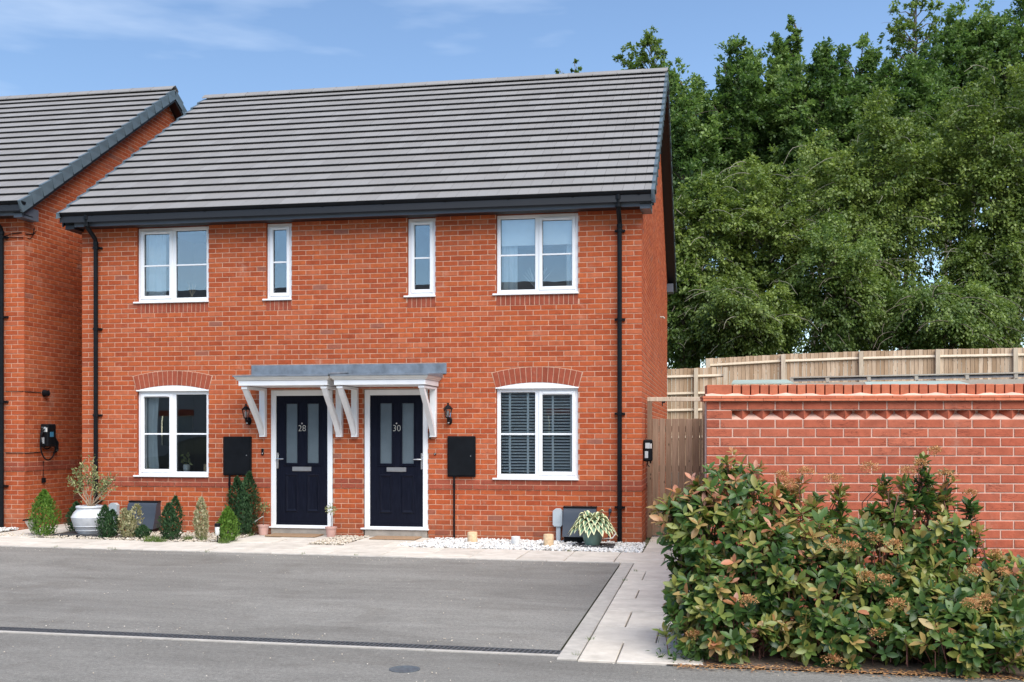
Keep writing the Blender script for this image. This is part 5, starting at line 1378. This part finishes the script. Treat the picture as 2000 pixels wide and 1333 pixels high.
def grass(name, spots, mat, label, h=.09):
    P, A, S = [], [], []
    for x, y, r, n in spots:
        for _ in range(n):
            a, q = random.uniform(0, 6.28), r * math.sqrt(random.random()); P.append((x + q * math.cos(a), y + q * math.sin(a), gz(x))); A.append((random.gauss(0, .5), random.gauss(0, .5), 1)); S.append(random.uniform(.5, 1.2) * h)
    o = flower_mesh(name, np.array(P), np.array(A), rng.normal(0, 1, (len(P), 3)), np.array(S), [(0, .04, 0), (0, -.04, 0), (.6, -.03, .05), (1, 0, .2), (.6, .03, .05)], [(0, 1, 2, 4), (2, 3, 4)], rng.random(len(P)), mat, None, (spots[0][0], spots[0][1], 0))
    return tagd(o, label, 'weeds', kind='stuff')
grass('grass_tufts', [(1.95, -1.38, .13, 220), (2.1, -1.42, .08, 80), (2.35, -1.1, .07, 90), (1.75, -1.05, .1, 60), (3.05, -1.42, .08, 80), (2.95, -.3, .06, 30), (2.62, -1.15, .05, 50)], GRASSM, 'tufts of grass growing round the small shrubs')
grass('joint_weeds', [(x, y, .035, 26) for x, y in ((-3.2, -2.4), (1.1, -2.42), (1.9, -2.40), (2.0, -2.43), (3.3, -2.42), (4.6, -2.41), (-.4, -1.95), (5.3, -2.4), (8.9, -3.17), (8.84, -4.0), (8.84, -7.35), (8.80, -7.95), (8.87, .2), (8.85, -.2), (8.84, .6), (4.35, -1.0), (4.5, -.6), (9.4, -7.9), (7.9, -1.3), (.4, -1.4), (-.6, -2.4))], GRASSM, 'small weeds sprouting from the paving joints', .04)

# ------------------------------------------------------------------ photinia shrubs in front of the garden wall
def big_shrub(x0, y0, label, blobs, nshoot, seed, spikes, nobj, red_bias):
    """blobs: (cx, cy, cz, rx, ry, rz) volumes that hold the rosettes; spikes: upright leading shoots"""
    g = np.random.default_rng(seed); r_ = random.Random(seed)
    t = root('garden_shrub', (x0, y0, 0), label, 'shrub', 'shrubs along the garden wall')
    P, A, N, S, T, FP = [], [], [], [], [], []
    mb = MB()
    w = np.array([b[3] * b[5] for b in blobs]); w = w / w.sum()
    tips = []
    for b, k in zip(blobs, (w * nshoot).astype(int)):
        d = unit(g.normal(0, 1, (k, 3)) + np.array([0, -.35, .25])); q = g.uniform(.45, 1.03, (k, 1)) ** .6
        for p, dd, qq in zip(np.array(b[:3]) + d * q * np.array(b[3:6]), d, q): 
            if p[2] > .03: tips.append((p, dd, float(qq[0])))
    for (px, py, pz, h, lean) in spikes:
        top = np.array([px + lean, py, pz + h])
        mb.tube([(px, py, pz - .25), (px + lean * .4, py, pz + h * .45), tuple(top)], [.007, .005, .003], 5)
        for f in np.linspace(.15, 1, int(5 + h * 16)):
            tips.append((np.array([px + lean * f, py, pz + h * f]) + g.normal(0, .022, 3), unit(np.array([g.normal(0, .5), g.normal(0, .5), .9])), 1.05))
    for p, d, q in tips:
        ax = unit(d * .8 + np.array([0, -.1, .55]) + g.normal(0, .25, 3))
        outer = q > .9
        k = r_.randint(5, 9) if outer else r_.randint(4, 6)
        u = unit(np.cross(ax, [.3, .9, .1])); v = np.cross(ax, u)
        base_t = g.normal(.24, .13)
        topness = max(0.0, (p[2] - .55)) * (1.2 if p[0] < 10.25 else .35)
        if outer and g.random() < red_bias * (.05 + topness * .40): base_t = g.uniform(.64, .92)
        elif g.random() < .36: base_t = g.uniform(.42, .68)
        ph = g.uniform(0, 6.28)
        for j in range(k):
            a = ph + j * 2.4 + g.normal(0, .15); el = .25 + .9 * (j / k) + g.normal(0, .15)
            dirn = (u * math.cos(a) + v * math.sin(a)) * math.cos(el) + ax * math.sin(el) * .9
            dirn = unit(dirn + np.array([0, 0, -.12]))
            P.append(p - ax * .02 * (1 - j / k) * 2); A.append(dirn); N.append(unit(ax * 1.0 - dirn * .1 + g.normal(0, .22, 3) + np.array([0, -.12, .2])))
            S.append(g.uniform(.064, .112) * (1.0 if outer else 1.08) * (.8 if p[2] > 1.2 else 1)); T.append(base_t + g.normal(0, .06) + (.10 if j > k - 3 and base_t > .4 else 0))
        if outer and g.random() < .6 or g.random() < .12:
            back = p - ax * g.uniform(.10, .26); mb.tube([tuple(back - np.array([0, 0, .10])), tuple(back), tuple(p)], [.005, .004, .0025], 4)
        if outer and g.random() < .085 and p[2] > .3 and p[0] > 9.85 and p[1] < y0 + .1: FP.append(p + ax * .05 + np.array([0, -.05, .03]))
    for k in range(26):                                     # main stems
        b = blobs[r_.randrange(len(blobs))]; e = (b[0] + r_.uniform(-.7, .7) * b[3], b[1] + r_.uniform(-.5, .5) * b[4], b[2] + r_.uniform(-.2, .6) * b[5]); s0 = (x0 + r_.uniform(-.35, .35), y0 + r_.uniform(-.1, .1), -.05)
        mb.tube([s0, ((s0[0] * .6 + e[0] * .4), (s0[1] + e[1]) / 2, e[2] * .35), e], [.016, .011, .005], 5)
    build('branches', mb, STEM, t)
    P, A, N, S, T = map(np.array, (P, A, N, S, T))
    order = np.argsort(np.linalg.norm(P - CAM, axis=1) / (S * (1 + .25 * (A[:, 2] < .8))))
    ob, rest = order[:nobj], order[nobj:]
    # single leaves share five meshes of differing tint
    tn = np.clip((T[ob] * 6).astype(int), 0, 5)
    meshes = {}
    for m in range(6):
        me = bpy.data.meshes.new('leaf'); me.from_pydata([tuple(v) for v in LEAF_T], [], LEAF_F); at = me.attributes.new('tint', 'FLOAT', 'POINT'); at.data.foreach_set('value', [(m + .5) / 6] * len(LEAF_T)); me.materials.append(LF_SHRUB); me.polygons.foreach_set('use_smooth', [True] * len(me.polygons)); me.update(); meshes[m] = me
    from mathutils import Matrix
    for i, m in zip(ob, tn):
        a = Vector(A[i]).normalized(); bb = Vector(N[i]).cross(a).normalized(); c = a.cross(bb)
        o = link('leaf', meshes[int(m)], t); M = Matrix((a, bb, c)).transposed().to_4x4(); M.translation = Vector(P[i]) - ORG[t.name]; o.matrix_local = M @ Matrix.Diagonal((S[i], S[i], S[i], 1))
    f = flower_mesh('foliage', P[rest], A[rest], N[rest], S[rest], LEAF_T, LEAF_F, T[rest], LF_SHRUB, t); f['kind'] = 'stuff'
    f.data.polygons.foreach_set('use_smooth', [True] * len(f.data.polygons))
    return t, FP
def flowers(t, FP, g):
    for p in FP:
        n = 260; up = unit(np.array([g.normal(0, .2), -.25, 1])); D = unit(g.normal(0, 1, (n, 3)) + up * 1.0); r = g.uniform(.35, 1, (n, 1)) * g.uniform(.048, .082)
        pts = p + D * r * (1, 1, .62)
        q = flower_mesh('flower_head', np.concatenate([pts, pts])[:n], D + g.normal(0, .5, (n, 3)), g.normal(0, 1, (n, 3)), g.uniform(.009, .018, n), QUAD_T, QUAD_F, g.random(n), FLOWER, t)
g = np.random.default_rng(5)
HEADS = [(10.44, -7.3, 1.29), (10.64, -7.35, 1.24), (10.9, -7.3, 1.33), (11.36, -7.25, 1.46), (11.26, -7.3, 1.37), (11.44, -7.3, 1.28), (11.17, -7.3, 1.3), (11.6, -7.3, 1.15), (10.6, -7.75, 0.81), (10.86, -7.75, 0.85), (11.0, -7.75, 0.81), (10.97, -8.0, 0.44), (11.49, -7.95, 0.41), (10.84, -8.1, 0.25), (11.45, -8.05, 0.22), (11.2, -8.1, 0.29), (11.7, -7.6, 0.74), (11.74, -7.7, 0.63), (9.63, -8.0, 0.19), (10.05, -7.4, 1.22), (10.79, -7.9, 0.6), (10.54, -8.15, 0.08)]
def heads(x0, x1, FP): return [np.array(p) for p in HEADS if x0 <= p[0] < x1] + [p for k, p in enumerate(FP) if k % 3 == 0][:5]
t, FP = big_shrub(9.85, -7.35, 'tallest shrub with pink-tinged new leaves at the left end beside the paved path',
                  [(9.90, -7.45, .40, .50, .58, .42), (9.80, -7.35, .80, .44, .46, .38), (9.93, -7.3, 1.08, .36, .34, .30), (9.55, -7.4, .95, .22, .28, .22), (9.68, -7.5, .42, .26, .45, .42), (10.1, -7.5, .62, .36, .45, .36), (9.85, -7.85, .22, .45, .28, .24)], 760, 3,
                  [(9.72, -7.35, 1.05, .22, -.10), (9.9, -7.3, 1.15, .28, -.04), (10.05, -7.3, 1.15, .20, .06), (9.52, -7.4, .95, .14, -.12), (10.22, -7.3, 1.0, .18, .08)], 300, 1.7)
flowers(t, heads(0, 10.2, FP), g)
t, FP = big_shrub(10.7, -7.4, 'middle shrub with rusty flower heads against the garden wall',
                  [(10.5, -7.5, .38, .52, .60, .40), (10.42, -7.3, .74, .44, .42, .32), (10.85, -7.35, .72, .44, .44, .32), (10.9, -7.55, .32, .5, .58, .36), (10.65, -7.9, .20, .55, .28, .22)], 560, 4,
                  [(10.36, -7.2, .90, .34, .03), (10.55, -7.2, .85, .26, -.04), (10.74, -7.2, .86, .33, -.07), (10.92, -7.25, .85, .2, .02)], 300, .9)
flowers(t, heads(10.2, 11.0, FP), g)
t, FP = big_shrub(11.3, -7.35, 'shrub with one tall pointed leading shoot right of centre at the wall',
                  [(11.25, -7.35, .40, .44, .55, .42), (11.28, -7.2, .80, .34, .34, .36), (11.3, -7.6, .30, .48, .5, .32), (11.35, -8.0, .20, .45, .30, .22)], 470, 6,
                  [(11.25, -7.2, 1.0, .42, .05), (11.1, -7.2, .95, .32, -.12), (11.2, -7.3, .95, .30, -.06), (11.40, -7.2, .92, .34, .08), (11.32, -7.2, 1.0, .28, .0), (11.55, -7.2, .80, .28, .08), (11.62, -7.3, .62, .24, .05)], 300, .6)
flowers(t, heads(11.0, 11.6, FP), g)
t, FP = big_shrub(11.95, -7.45, 'lowest shrub at the right edge in front of the garden wall',
                  [(11.85, -7.4, .34, .46, .55, .40), (12.3, -7.4, .28, .5, .5, .34), (11.7, -7.6, .36, .40, .5, .36), (12.0, -8.0, .18, .6, .28, .2)], 360, 8,
                  [(11.75, -7.3, .5, .2, .03), (12.1, -7.3, .45, .18, 0)], 260, .6)
flowers(t, heads(11.6, 99, FP), g)
# low fern and fallen leaves at the foot
n = 160; P = np.stack([rng.normal(9.62, .12, n), rng.normal(-7.98, .07, n), rng.uniform(.01, .13, n)], 1)
o = flower_mesh('low_fern', P, rng.normal(0, 1, (n, 3)) + (0, -.4, .3), rng.normal(0, 1, (n, 3)) + (0, 0, 1), rng.uniform(.03, .06, n), LEAF_T, LEAF_F, rng.random(n) * .35, LF_SHRUB, None, (9.62, -7.98, 0)); tagd(o, 'low ferny plant spilling over the paving corner under the shrubs', 'fern')
n = 1500; P = np.stack([rng.uniform(9.5, 13, n), rng.normal(-8.16, .065, n), np.full(n, .014)], 1)
o = flower_mesh('leaf_litter', P, np.stack([rng.normal(0, 1, n), rng.normal(0, 1, n), np.zeros(n)], 1), np.tile((0, 0, 1.0), (n, 1)), rng.uniform(.012, .035, n), QUAD_T, QUAD_F, rng.random(n), FLOWER, None, (10, -8.2, 0)); tagd(o, 'dry brown litter along the foot of the shrubs', 'leaf litter', kind='stuff')
for k in range(14):
    pass
# ------------------------------------------------------------------ trees beyond the fence
def tree(x, y, h, r, z_low, label, mat, seed, nl=16000, leaf=.13, droop=.3, twigmat=BARK, boughs=150, group='trees rising beyond the fence', open_=0.0, name='tree', zbase=0.0, squash=1.0, twigs=60, clus=.42, skirt=None):
    g = np.random.default_rng(seed); r_ = random.Random(seed)
    t = root(name, (x, y, zbase), label, 'tree', group)
    H0 = z_low; Hc = h - H0
    # crown filled with short leafy strands; holes where a slow 3-D wave is low
    K = int(nl / 34); q = []
    ph_ = g.uniform(0, 6.28, 6); wl = 2 * np.pi / (r * .62)
    while len(q) < K:
        m = K * 2; d = unit(g.normal(0, 1, (m, 3)) + np.array([0, -.3, .1])); rad = g.uniform(.35, 1.0, (m, 1)) ** .5
        f = .5 + .5 * d[:, 2:3] * rad; env = np.where(f > .62, np.sqrt(np.clip(1 - ((f - .62) / .40) ** 2, .02, 1)), .80 + .2 * np.sin(f * 8 + ph_[0]))
        lump = 1 + .20 * np.sin(d[:, 0:1] * 4.2 + d[:, 2:3] * 3 + ph_[1]) + .16 * np.sin(d[:, 0:1] * 8.5 - d[:, 2:3] * 7 + ph_[2]) + .10 * np.sin(d[:, 2:3] * 13 + d[:, 0:1] * 6 + ph_[5])
        p = np.concatenate([x + r * d[:, 0:1] * rad * env * lump, y + r * squash * d[:, 1:2] * rad * env * lump, H0 + Hc * (.02 + .95 * f) * np.clip(lump, .8, 1.06)], 1)
        wv = np.sin(p[:, 0] * wl + ph_[3] + 1.3 * np.sin(p[:, 2] * wl * .7)) + np.sin(p[:, 2] * wl * 1.25 + ph_[4] + 1.1 * np.sin(p[:, 0] * wl * .8 + p[:, 1])) + .7 * np.sin(p[:, 0] * wl * 2.3 + p[:, 2] * wl * 1.9)
        q += list(p[(wv + g.normal(0, .55, m)) > -.75 - open_])
    C = np.array(q[:K])
    if skirt:                                              # wide lower crown under a narrow leading top
        r2, zt2, K2 = skirt; d = unit(g.normal(0, 1, (K2, 3))) * g.uniform(.4, 1, (K2, 1)) ** .5; zc2 = (zt2 + H0 - 3) / 2
        C = np.concatenate([C, np.stack([x + d[:, 0] * r2, y + d[:, 1] * r2, zc2 + d[:, 2] * (zt2 - zc2)], 1)]); K = len(C)
    sp = unit(C - np.array([x, y, H0 + Hc * .35])); Ls = clus * r / 2.2 * g.uniform(.35, 1.0, (K, 1)) + .12
    dr0 = unit(sp * .7 + g.normal(0, .55, (K, 3)) + np.array([0, -.15, .35]))
    tt = g.uniform(0, 1, (K, 34)); 
    P = C[:, None] + dr0[:, None] * (Ls * tt)[..., None] + np.array([0, 0, -1.0]) * (droop * 1.9 * Ls * tt ** 2)[..., None] + g.normal(0, 1, (K, 34, 3)) * np.array([.10, .10, .075]) * (r / 2.2)
    oo = (dr0[:, None] * np.ones((K, 34, 1)) + np.array([0, 0, -droop * 2.2]) * tt[..., None] + g.normal(0, .5, (K, 34, 3))).reshape(-1, 3)
    P = P.reshape(-1, 3); m = len(P); keep = P[:, 2] < h + .3; P, oo = P[keep], oo[keep]; m = len(P)
    bt = np.repeat(g.normal(.5, .17, K) + .16 * np.sin(C[:, 0] * 1.1 + C[:, 2] * .8 + ph_[0]), 34)[keep]; T = bt + g.normal(0, .16, m)
    out = unit(P - np.array([x, y, (H0 + h) / 2])); A = unit(oo) * .6 + out * .3 + g.normal(0, .45, (m, 3)) + np.array([0, 0, -droop * 1.2])
    N = g.normal(0, .5, (m, 3)) + out * .35 + np.array([0, -.1, .9])
    f = flower_mesh('foliage', P, A, N, g.uniform(.65, 1.35, m) * leaf, [(0, 0, 0), (.5, .32, .08), (1, 0, -.03), (.5, -.32, .08)], QUAD_F, T, mat, t); f['kind'] = 'stuff'
    mb = MB(); tr = .05 + r * .045
    top = (x + g.normal(0, .2), y, h - Hc * .12)
    mb.tube([(x, y, zbase - .3), (x + g.normal(0, .08), y, zbase + (h - zbase) * .35), (x + g.normal(0, .15), y, zbase + (h - zbase) * .65), top], [tr, tr * .8, tr * .5, tr * .12], 8)
    build('trunk', mb, BARK if twigmat is BARK else twigmat, t, smooth=True)
    mb = MB()
    for k in range(min(46, len(C))):
        e = C[k]; zz_ = max(zbase + .5, e[2] - r_.uniform(.5, 1.6) * r * .5); s0 = (x + (top[0] - x) * .6, y, min(zz_, h - .4)); mid = ((s0[0] * .45 + e[0] * .55), (s0[1] * .45 + e[1] * .55), (s0[2] + e[2]) / 2 + .15)
        mb.tube([s0, mid, tuple(e)], [tr * .32, tr * .2, tr * .07], 5)
    build('limb', mb, twigmat, t, smooth=True)['kind'] = 'stuff'
    mb = MB()
    for k in range(twigs):                                 # fine arching bare twigs
        e = C[r_.randrange(len(C))] + g.normal(0, .12, 3); d = unit(np.array([e[0] - x + g.normal(0, .5), -abs(g.normal(.5, .4)), .3])); q = [e]
        for s in range(5): d = unit(d + np.array([g.normal(0, .2), 0, -.28 * droop * 2])); q.append(q[-1] + d * r * .12)
        mb.tube([tuple(v) for v in q], [.010, .009, .008, .006, .005, .004], 4)
    if mb.v: build('twig', mb, twigmat, t)['kind'] = 'stuff'
    return t
F_, Rr_ = np.array([-.1793, .9838, 0]), np.array([.9838, .1793, 0])
def at(u, v, d):
    p = CAM + F_ * d + Rr_ * (u - 1000) / 2130 * d; return p[0], p[1], 1.6 - (v - 844) * d / 2130
def T_(u, vtop, vlow, hw, d, *a, **k):
    x, y, z = at(u, vtop, d); zl = at(u, vlow, d)[2]; tree(round(x, 2), round(y, 2), z, hw * d / 2130, zl, *a, zbase=.3, **k)
# front rank, light olive, drooping
T_(1365, 335, 700, 95, 30.5, 'light green drooping tree nearest the house gable, bare twigs arching out of it', LF_OLIVE, 21, nl=45500, droop=.45, twigmat=PALEBARK, leaf=0.096, boughs=283)
T_(1500, 300, 700, 105, 31.0, 'olive green tree second from the house gable over the fence start', LF_OLIVE, 22, nl=52500, droop=.40, twigmat=PALEBARK, leaf=0.096, boughs=310)
T_(1700, 190, 690, 130, 31.5, 'broad yellow-green drooping tree in the middle of the row', LF_OLIVE, 23, nl=73500, droop=.40, twigmat=PALEBARK, leaf=0.096, boughs=405)
T_(1945, 120, 690, 135, 31.0, 'large yellow-green drooping tree at the right edge', LF_OLIVE, 24, nl=80500, droop=.42, twigmat=PALEBARK, leaf=0.096, boughs=418)
T_(1625, 430, 700, 125, 29.6, 'low spreading leafy tree just over the fence, second from the left', LF_MID, 25, nl=44000, droop=.42, leaf=.085, boughs=290)
T_(1450, 545, 715, 110, 29.0, 'low leafy bush-like tree just over the left end of the fence', LF_OLIVE, 26, nl=34000, droop=.42, leaf=.085, boughs=220, twigmat=PALEBARK)
T_(1830, 545, 700, 120, 29.2, 'low leafy bush-like tree just over the fence, right of the middle', LF_MID, 27, nl=34000, droop=.42, leaf=.085, boughs=220)
T_(1340, 500, 725, 62, 29.8, 'low dark bush squeezed between the house wall and the fence end', LF_MID, 28, nl=22000, droop=.4, leaf=.085, boughs=150)
T_(1920, 440, 690, 95, 30.3, 'low bush-like tree over the fence near the right edge', LF_OLIVE, 29, nl=32000, droop=.42, leaf=.085, boughs=220, twigmat=PALEBARK)
# back rank, broadleaf
BK = dict(leaf=.135, boughs=200, twigs=14, droop=.18, clus=.5)
T_(1332, 132, 560, 82, 38, 'bright mid-green broadleaf tree standing just behind the roof verge', LF_DARK, 31, nl=34000, **BK)
T_(1425, 88, 520, 78, 40, 'broadleaf tree with a ragged top left of the dark tuft', LF_DARK, 32, nl=38000, **BK)
T_(1505, 82, 500, 70, 41, 'broadleaf tree whose crown carries the dark tuft on its right shoulder', LF_DARK, 30, nl=34000, **BK)
T_(1590, 95, 480, 80, 39.5, 'broadleaf tree behind the yellow-green row, left of the middle', LF_DARK, 33, nl=38000, **BK)
T_(1542, 36, 190, 27, 43, 'narrow dark tuft of a treetop poking above its neighbours', LF_DARK, 34, nl=3800, leaf=.13, twigs=0, clus=.6, open_=1)
T_(1675, 85, 480, 80, 41, 'broadleaf tree with a gappy top in the middle of the skyline', LF_DARK, 35, nl=36000, **BK)
T_(1762, 112, 470, 78, 40, 'broadleaf tree below the thin airy one', LF_DARK, 36, nl=36000, **BK)
T_(1785, -20, 190, 50, 45, 'thin airy tree with sparse grey-green leaves against the sky', LF_MID, 37, nl=4200, leaf=.14, twigs=16, clus=.6)
T_(1850, 60, 400, 75, 42, 'dark tree filling the skyline between the airy tree and the tall right ones', LF_DARK, 45, nl=30000, **BK)
T_(1900, 5, 330, 75, 43, 'tall dark tree near the right edge with a rounded leafy top', LF_DARK, 38, nl=26000, **BK)
T_(1990, -25, 330, 85, 42, 'tallest dark tree, cut off by the right edge and the top of the frame', LF_DARK, 39, nl=30000, **BK)
T_(1262, 58, 260, 48, 48, 'airy tree whose top shows above the right end of the ridge', LF_MID, 40, nl=6400, leaf=.14, twigs=8, clus=.6, skirt=(2.6, 14.6, 420))
T_(1122, 112, 240, 12, 48, 'tiny treetop just peeping over the roof ridge', LF_DARK, 41, nl=900, leaf=.13, twigs=0, skirt=(2.4, 14.6, 420))
T_(1092, 126, 240, 9, 48, 'smallest leafy tip at the ridge, left of the tiny treetop', LF_DARK, 42, nl=500, leaf=.13, twigs=0, skirt=(2.0, 14.2, 360))
T_(2090, 60, 690, 120, 33, 'broad olive tree just outside the right edge', LF_OLIVE, 43, nl=30000, leaf=.12, twigs=0)
T_(2200, 40, 690, 130, 36, 'dark tree farther outside the right edge', LF_DARK, 44, nl=20000, leaf=.16, twigs=0)
# more trunks and crowns deeper in the wood, seen only through gaps
for k, (u, v, lab) in enumerate(((1330, 215, 'shaded tree deep in the wood, glimpsed beside the house verge'), (1460, 190, 'shaded tree deep in the wood behind the second skyline crown'), (1600, 200, 'shaded tree deep in the wood left of its middle'),
                                 (1730, 215, 'shaded tree deep in the wood under the airy tree'), (1860, 180, 'shaded tree deep in the wood toward the right'), (1985, 150, 'shaded tree deep in the wood at the right edge'))):
    T_(u, v, 420, 100, 52, lab, LF_DARK, 60 + k, nl=16000, leaf=.22, boughs=100, twigs=0, droop=.2)

# ------------------------------------------------------------------ across the road, behind the camera (seen in the window panes)
OB = root('opposite_house', (0, -33, 0), 'white rendered house with brick arches across the road, reflected in the windows', 'house')
OX0, OX1, OY = -22, 6, -28
mb = MB(); ops = []
for x in np.arange(OX0 + 1.5, OX1 - 2, 3.4): ops += [(x, x + 1.4, 1.0, 2.3), (x, x + 1.4, 3.6, 4.7)]
holes_plane(mb, OX0, OX1, -.2, 5.0, OY, ops); mb.quad((OX0, OY, -.2), (OX0, OY - 9, -.2), (OX0, OY - 9, 5), (OX0, OY, 5)); mb.quad((OX1, OY, -.2), (OX1, OY - 9, -.2), (OX1, OY - 9, 5), (OX1, OY, 5))
build('wall', mb, RENDER, OB)
for a, b, c, d in ops:
    mb = MB(); mb.box(a, b, OY - .12, OY - .1, c, d); build('window', mb, FROST, OB)
    mb = MB(); mb.box(a - .1, b + .1, OY - .05, OY + .02, d, d + .25); build('brick_head', mb, BRD, OB)
mb = MB(); mb.add([(OX0 - .2, OY + .4, 4.9), (OX1 + .2, OY + .4, 4.9), (OX1 + .2, OY - 4.5, 8.35), (OX0 - .2, OY - 4.5, 8.35), (OX0 - .2, OY - 9.4, 4.9), (OX1 + .2, OY - 9.4, 4.9)], [(0, 1, 2, 3), (3, 2, 5, 4), (0, 3, 4), (1, 5, 2)]); build('roof', mb, simple('opposite_roof', (.05, .052, .058), .7, .1, 3), OB)
SLm = root('street_lamp', (-6.5, -18, 0), 'dark street lamp across the road, mirrored in the upper left window', 'street lamp')
mb = MB(); mb.tube([(-6.5, -18, 0), (-6.5, -18, 1.2), (-6.5, -18, 7.9)], [.09, .06, .045], 10); build('pole', mb, BLACKP, SLm, smooth=True)
mb = MB(); mb.prism([(-6.62, 7.8), (-6.45, 7.72), (-5.85, 7.80), (-5.82, 7.86), (-6.4, 7.95), (-6.6, 7.9)], -18.14, -17.86, 'y'); build('lamp_head', mb, BLACKP, SLm)
car = root('parked_car', (-4.2, -13.5, 0), 'dark car parked across the road, mirrored in the lower left window', 'car')
side = [(-2.1, .35), (-2.15, .62), (-2.05, .82), (-1.2, .95), (-.75, 1.33), (-.2, 1.46), (.7, 1.45), (1.4, 1.2), (1.75, .98), (2.1, .92), (2.18, .6), (2.1, .35)]
mb = MB(); mb.prism([(-4.2 + a, b) for a, b in side], -14.35, -12.65, 'y'); build('body', mb, CARP, car, smooth=True, angle=30)
mb = MB()
for y in (-12.645, -14.355): mb.add([(-4.2 + a, y, b) for a, b in ((-.95, .98), (-.62, 1.3), (-.15, 1.4), (.65, 1.39), (1.25, 1.18), (1.45, .99))], [(0, 1, 2, 3, 4, 5)])
build('side_glass', mb, GLASS, car)
for wx in (-5.55, -2.85):
    for y in (-12.62, -14.2):
        mb = MB(); mb.lathe(0, 0, [(.2, -.01), (.31, 0), (.31, .19), (.2, .2)], 20); build('wheel', MB().add([(wx + a, y - c + .0, .31 + b) for a, b, c in mb.v], mb.f), RUBBER, car, smooth=True)
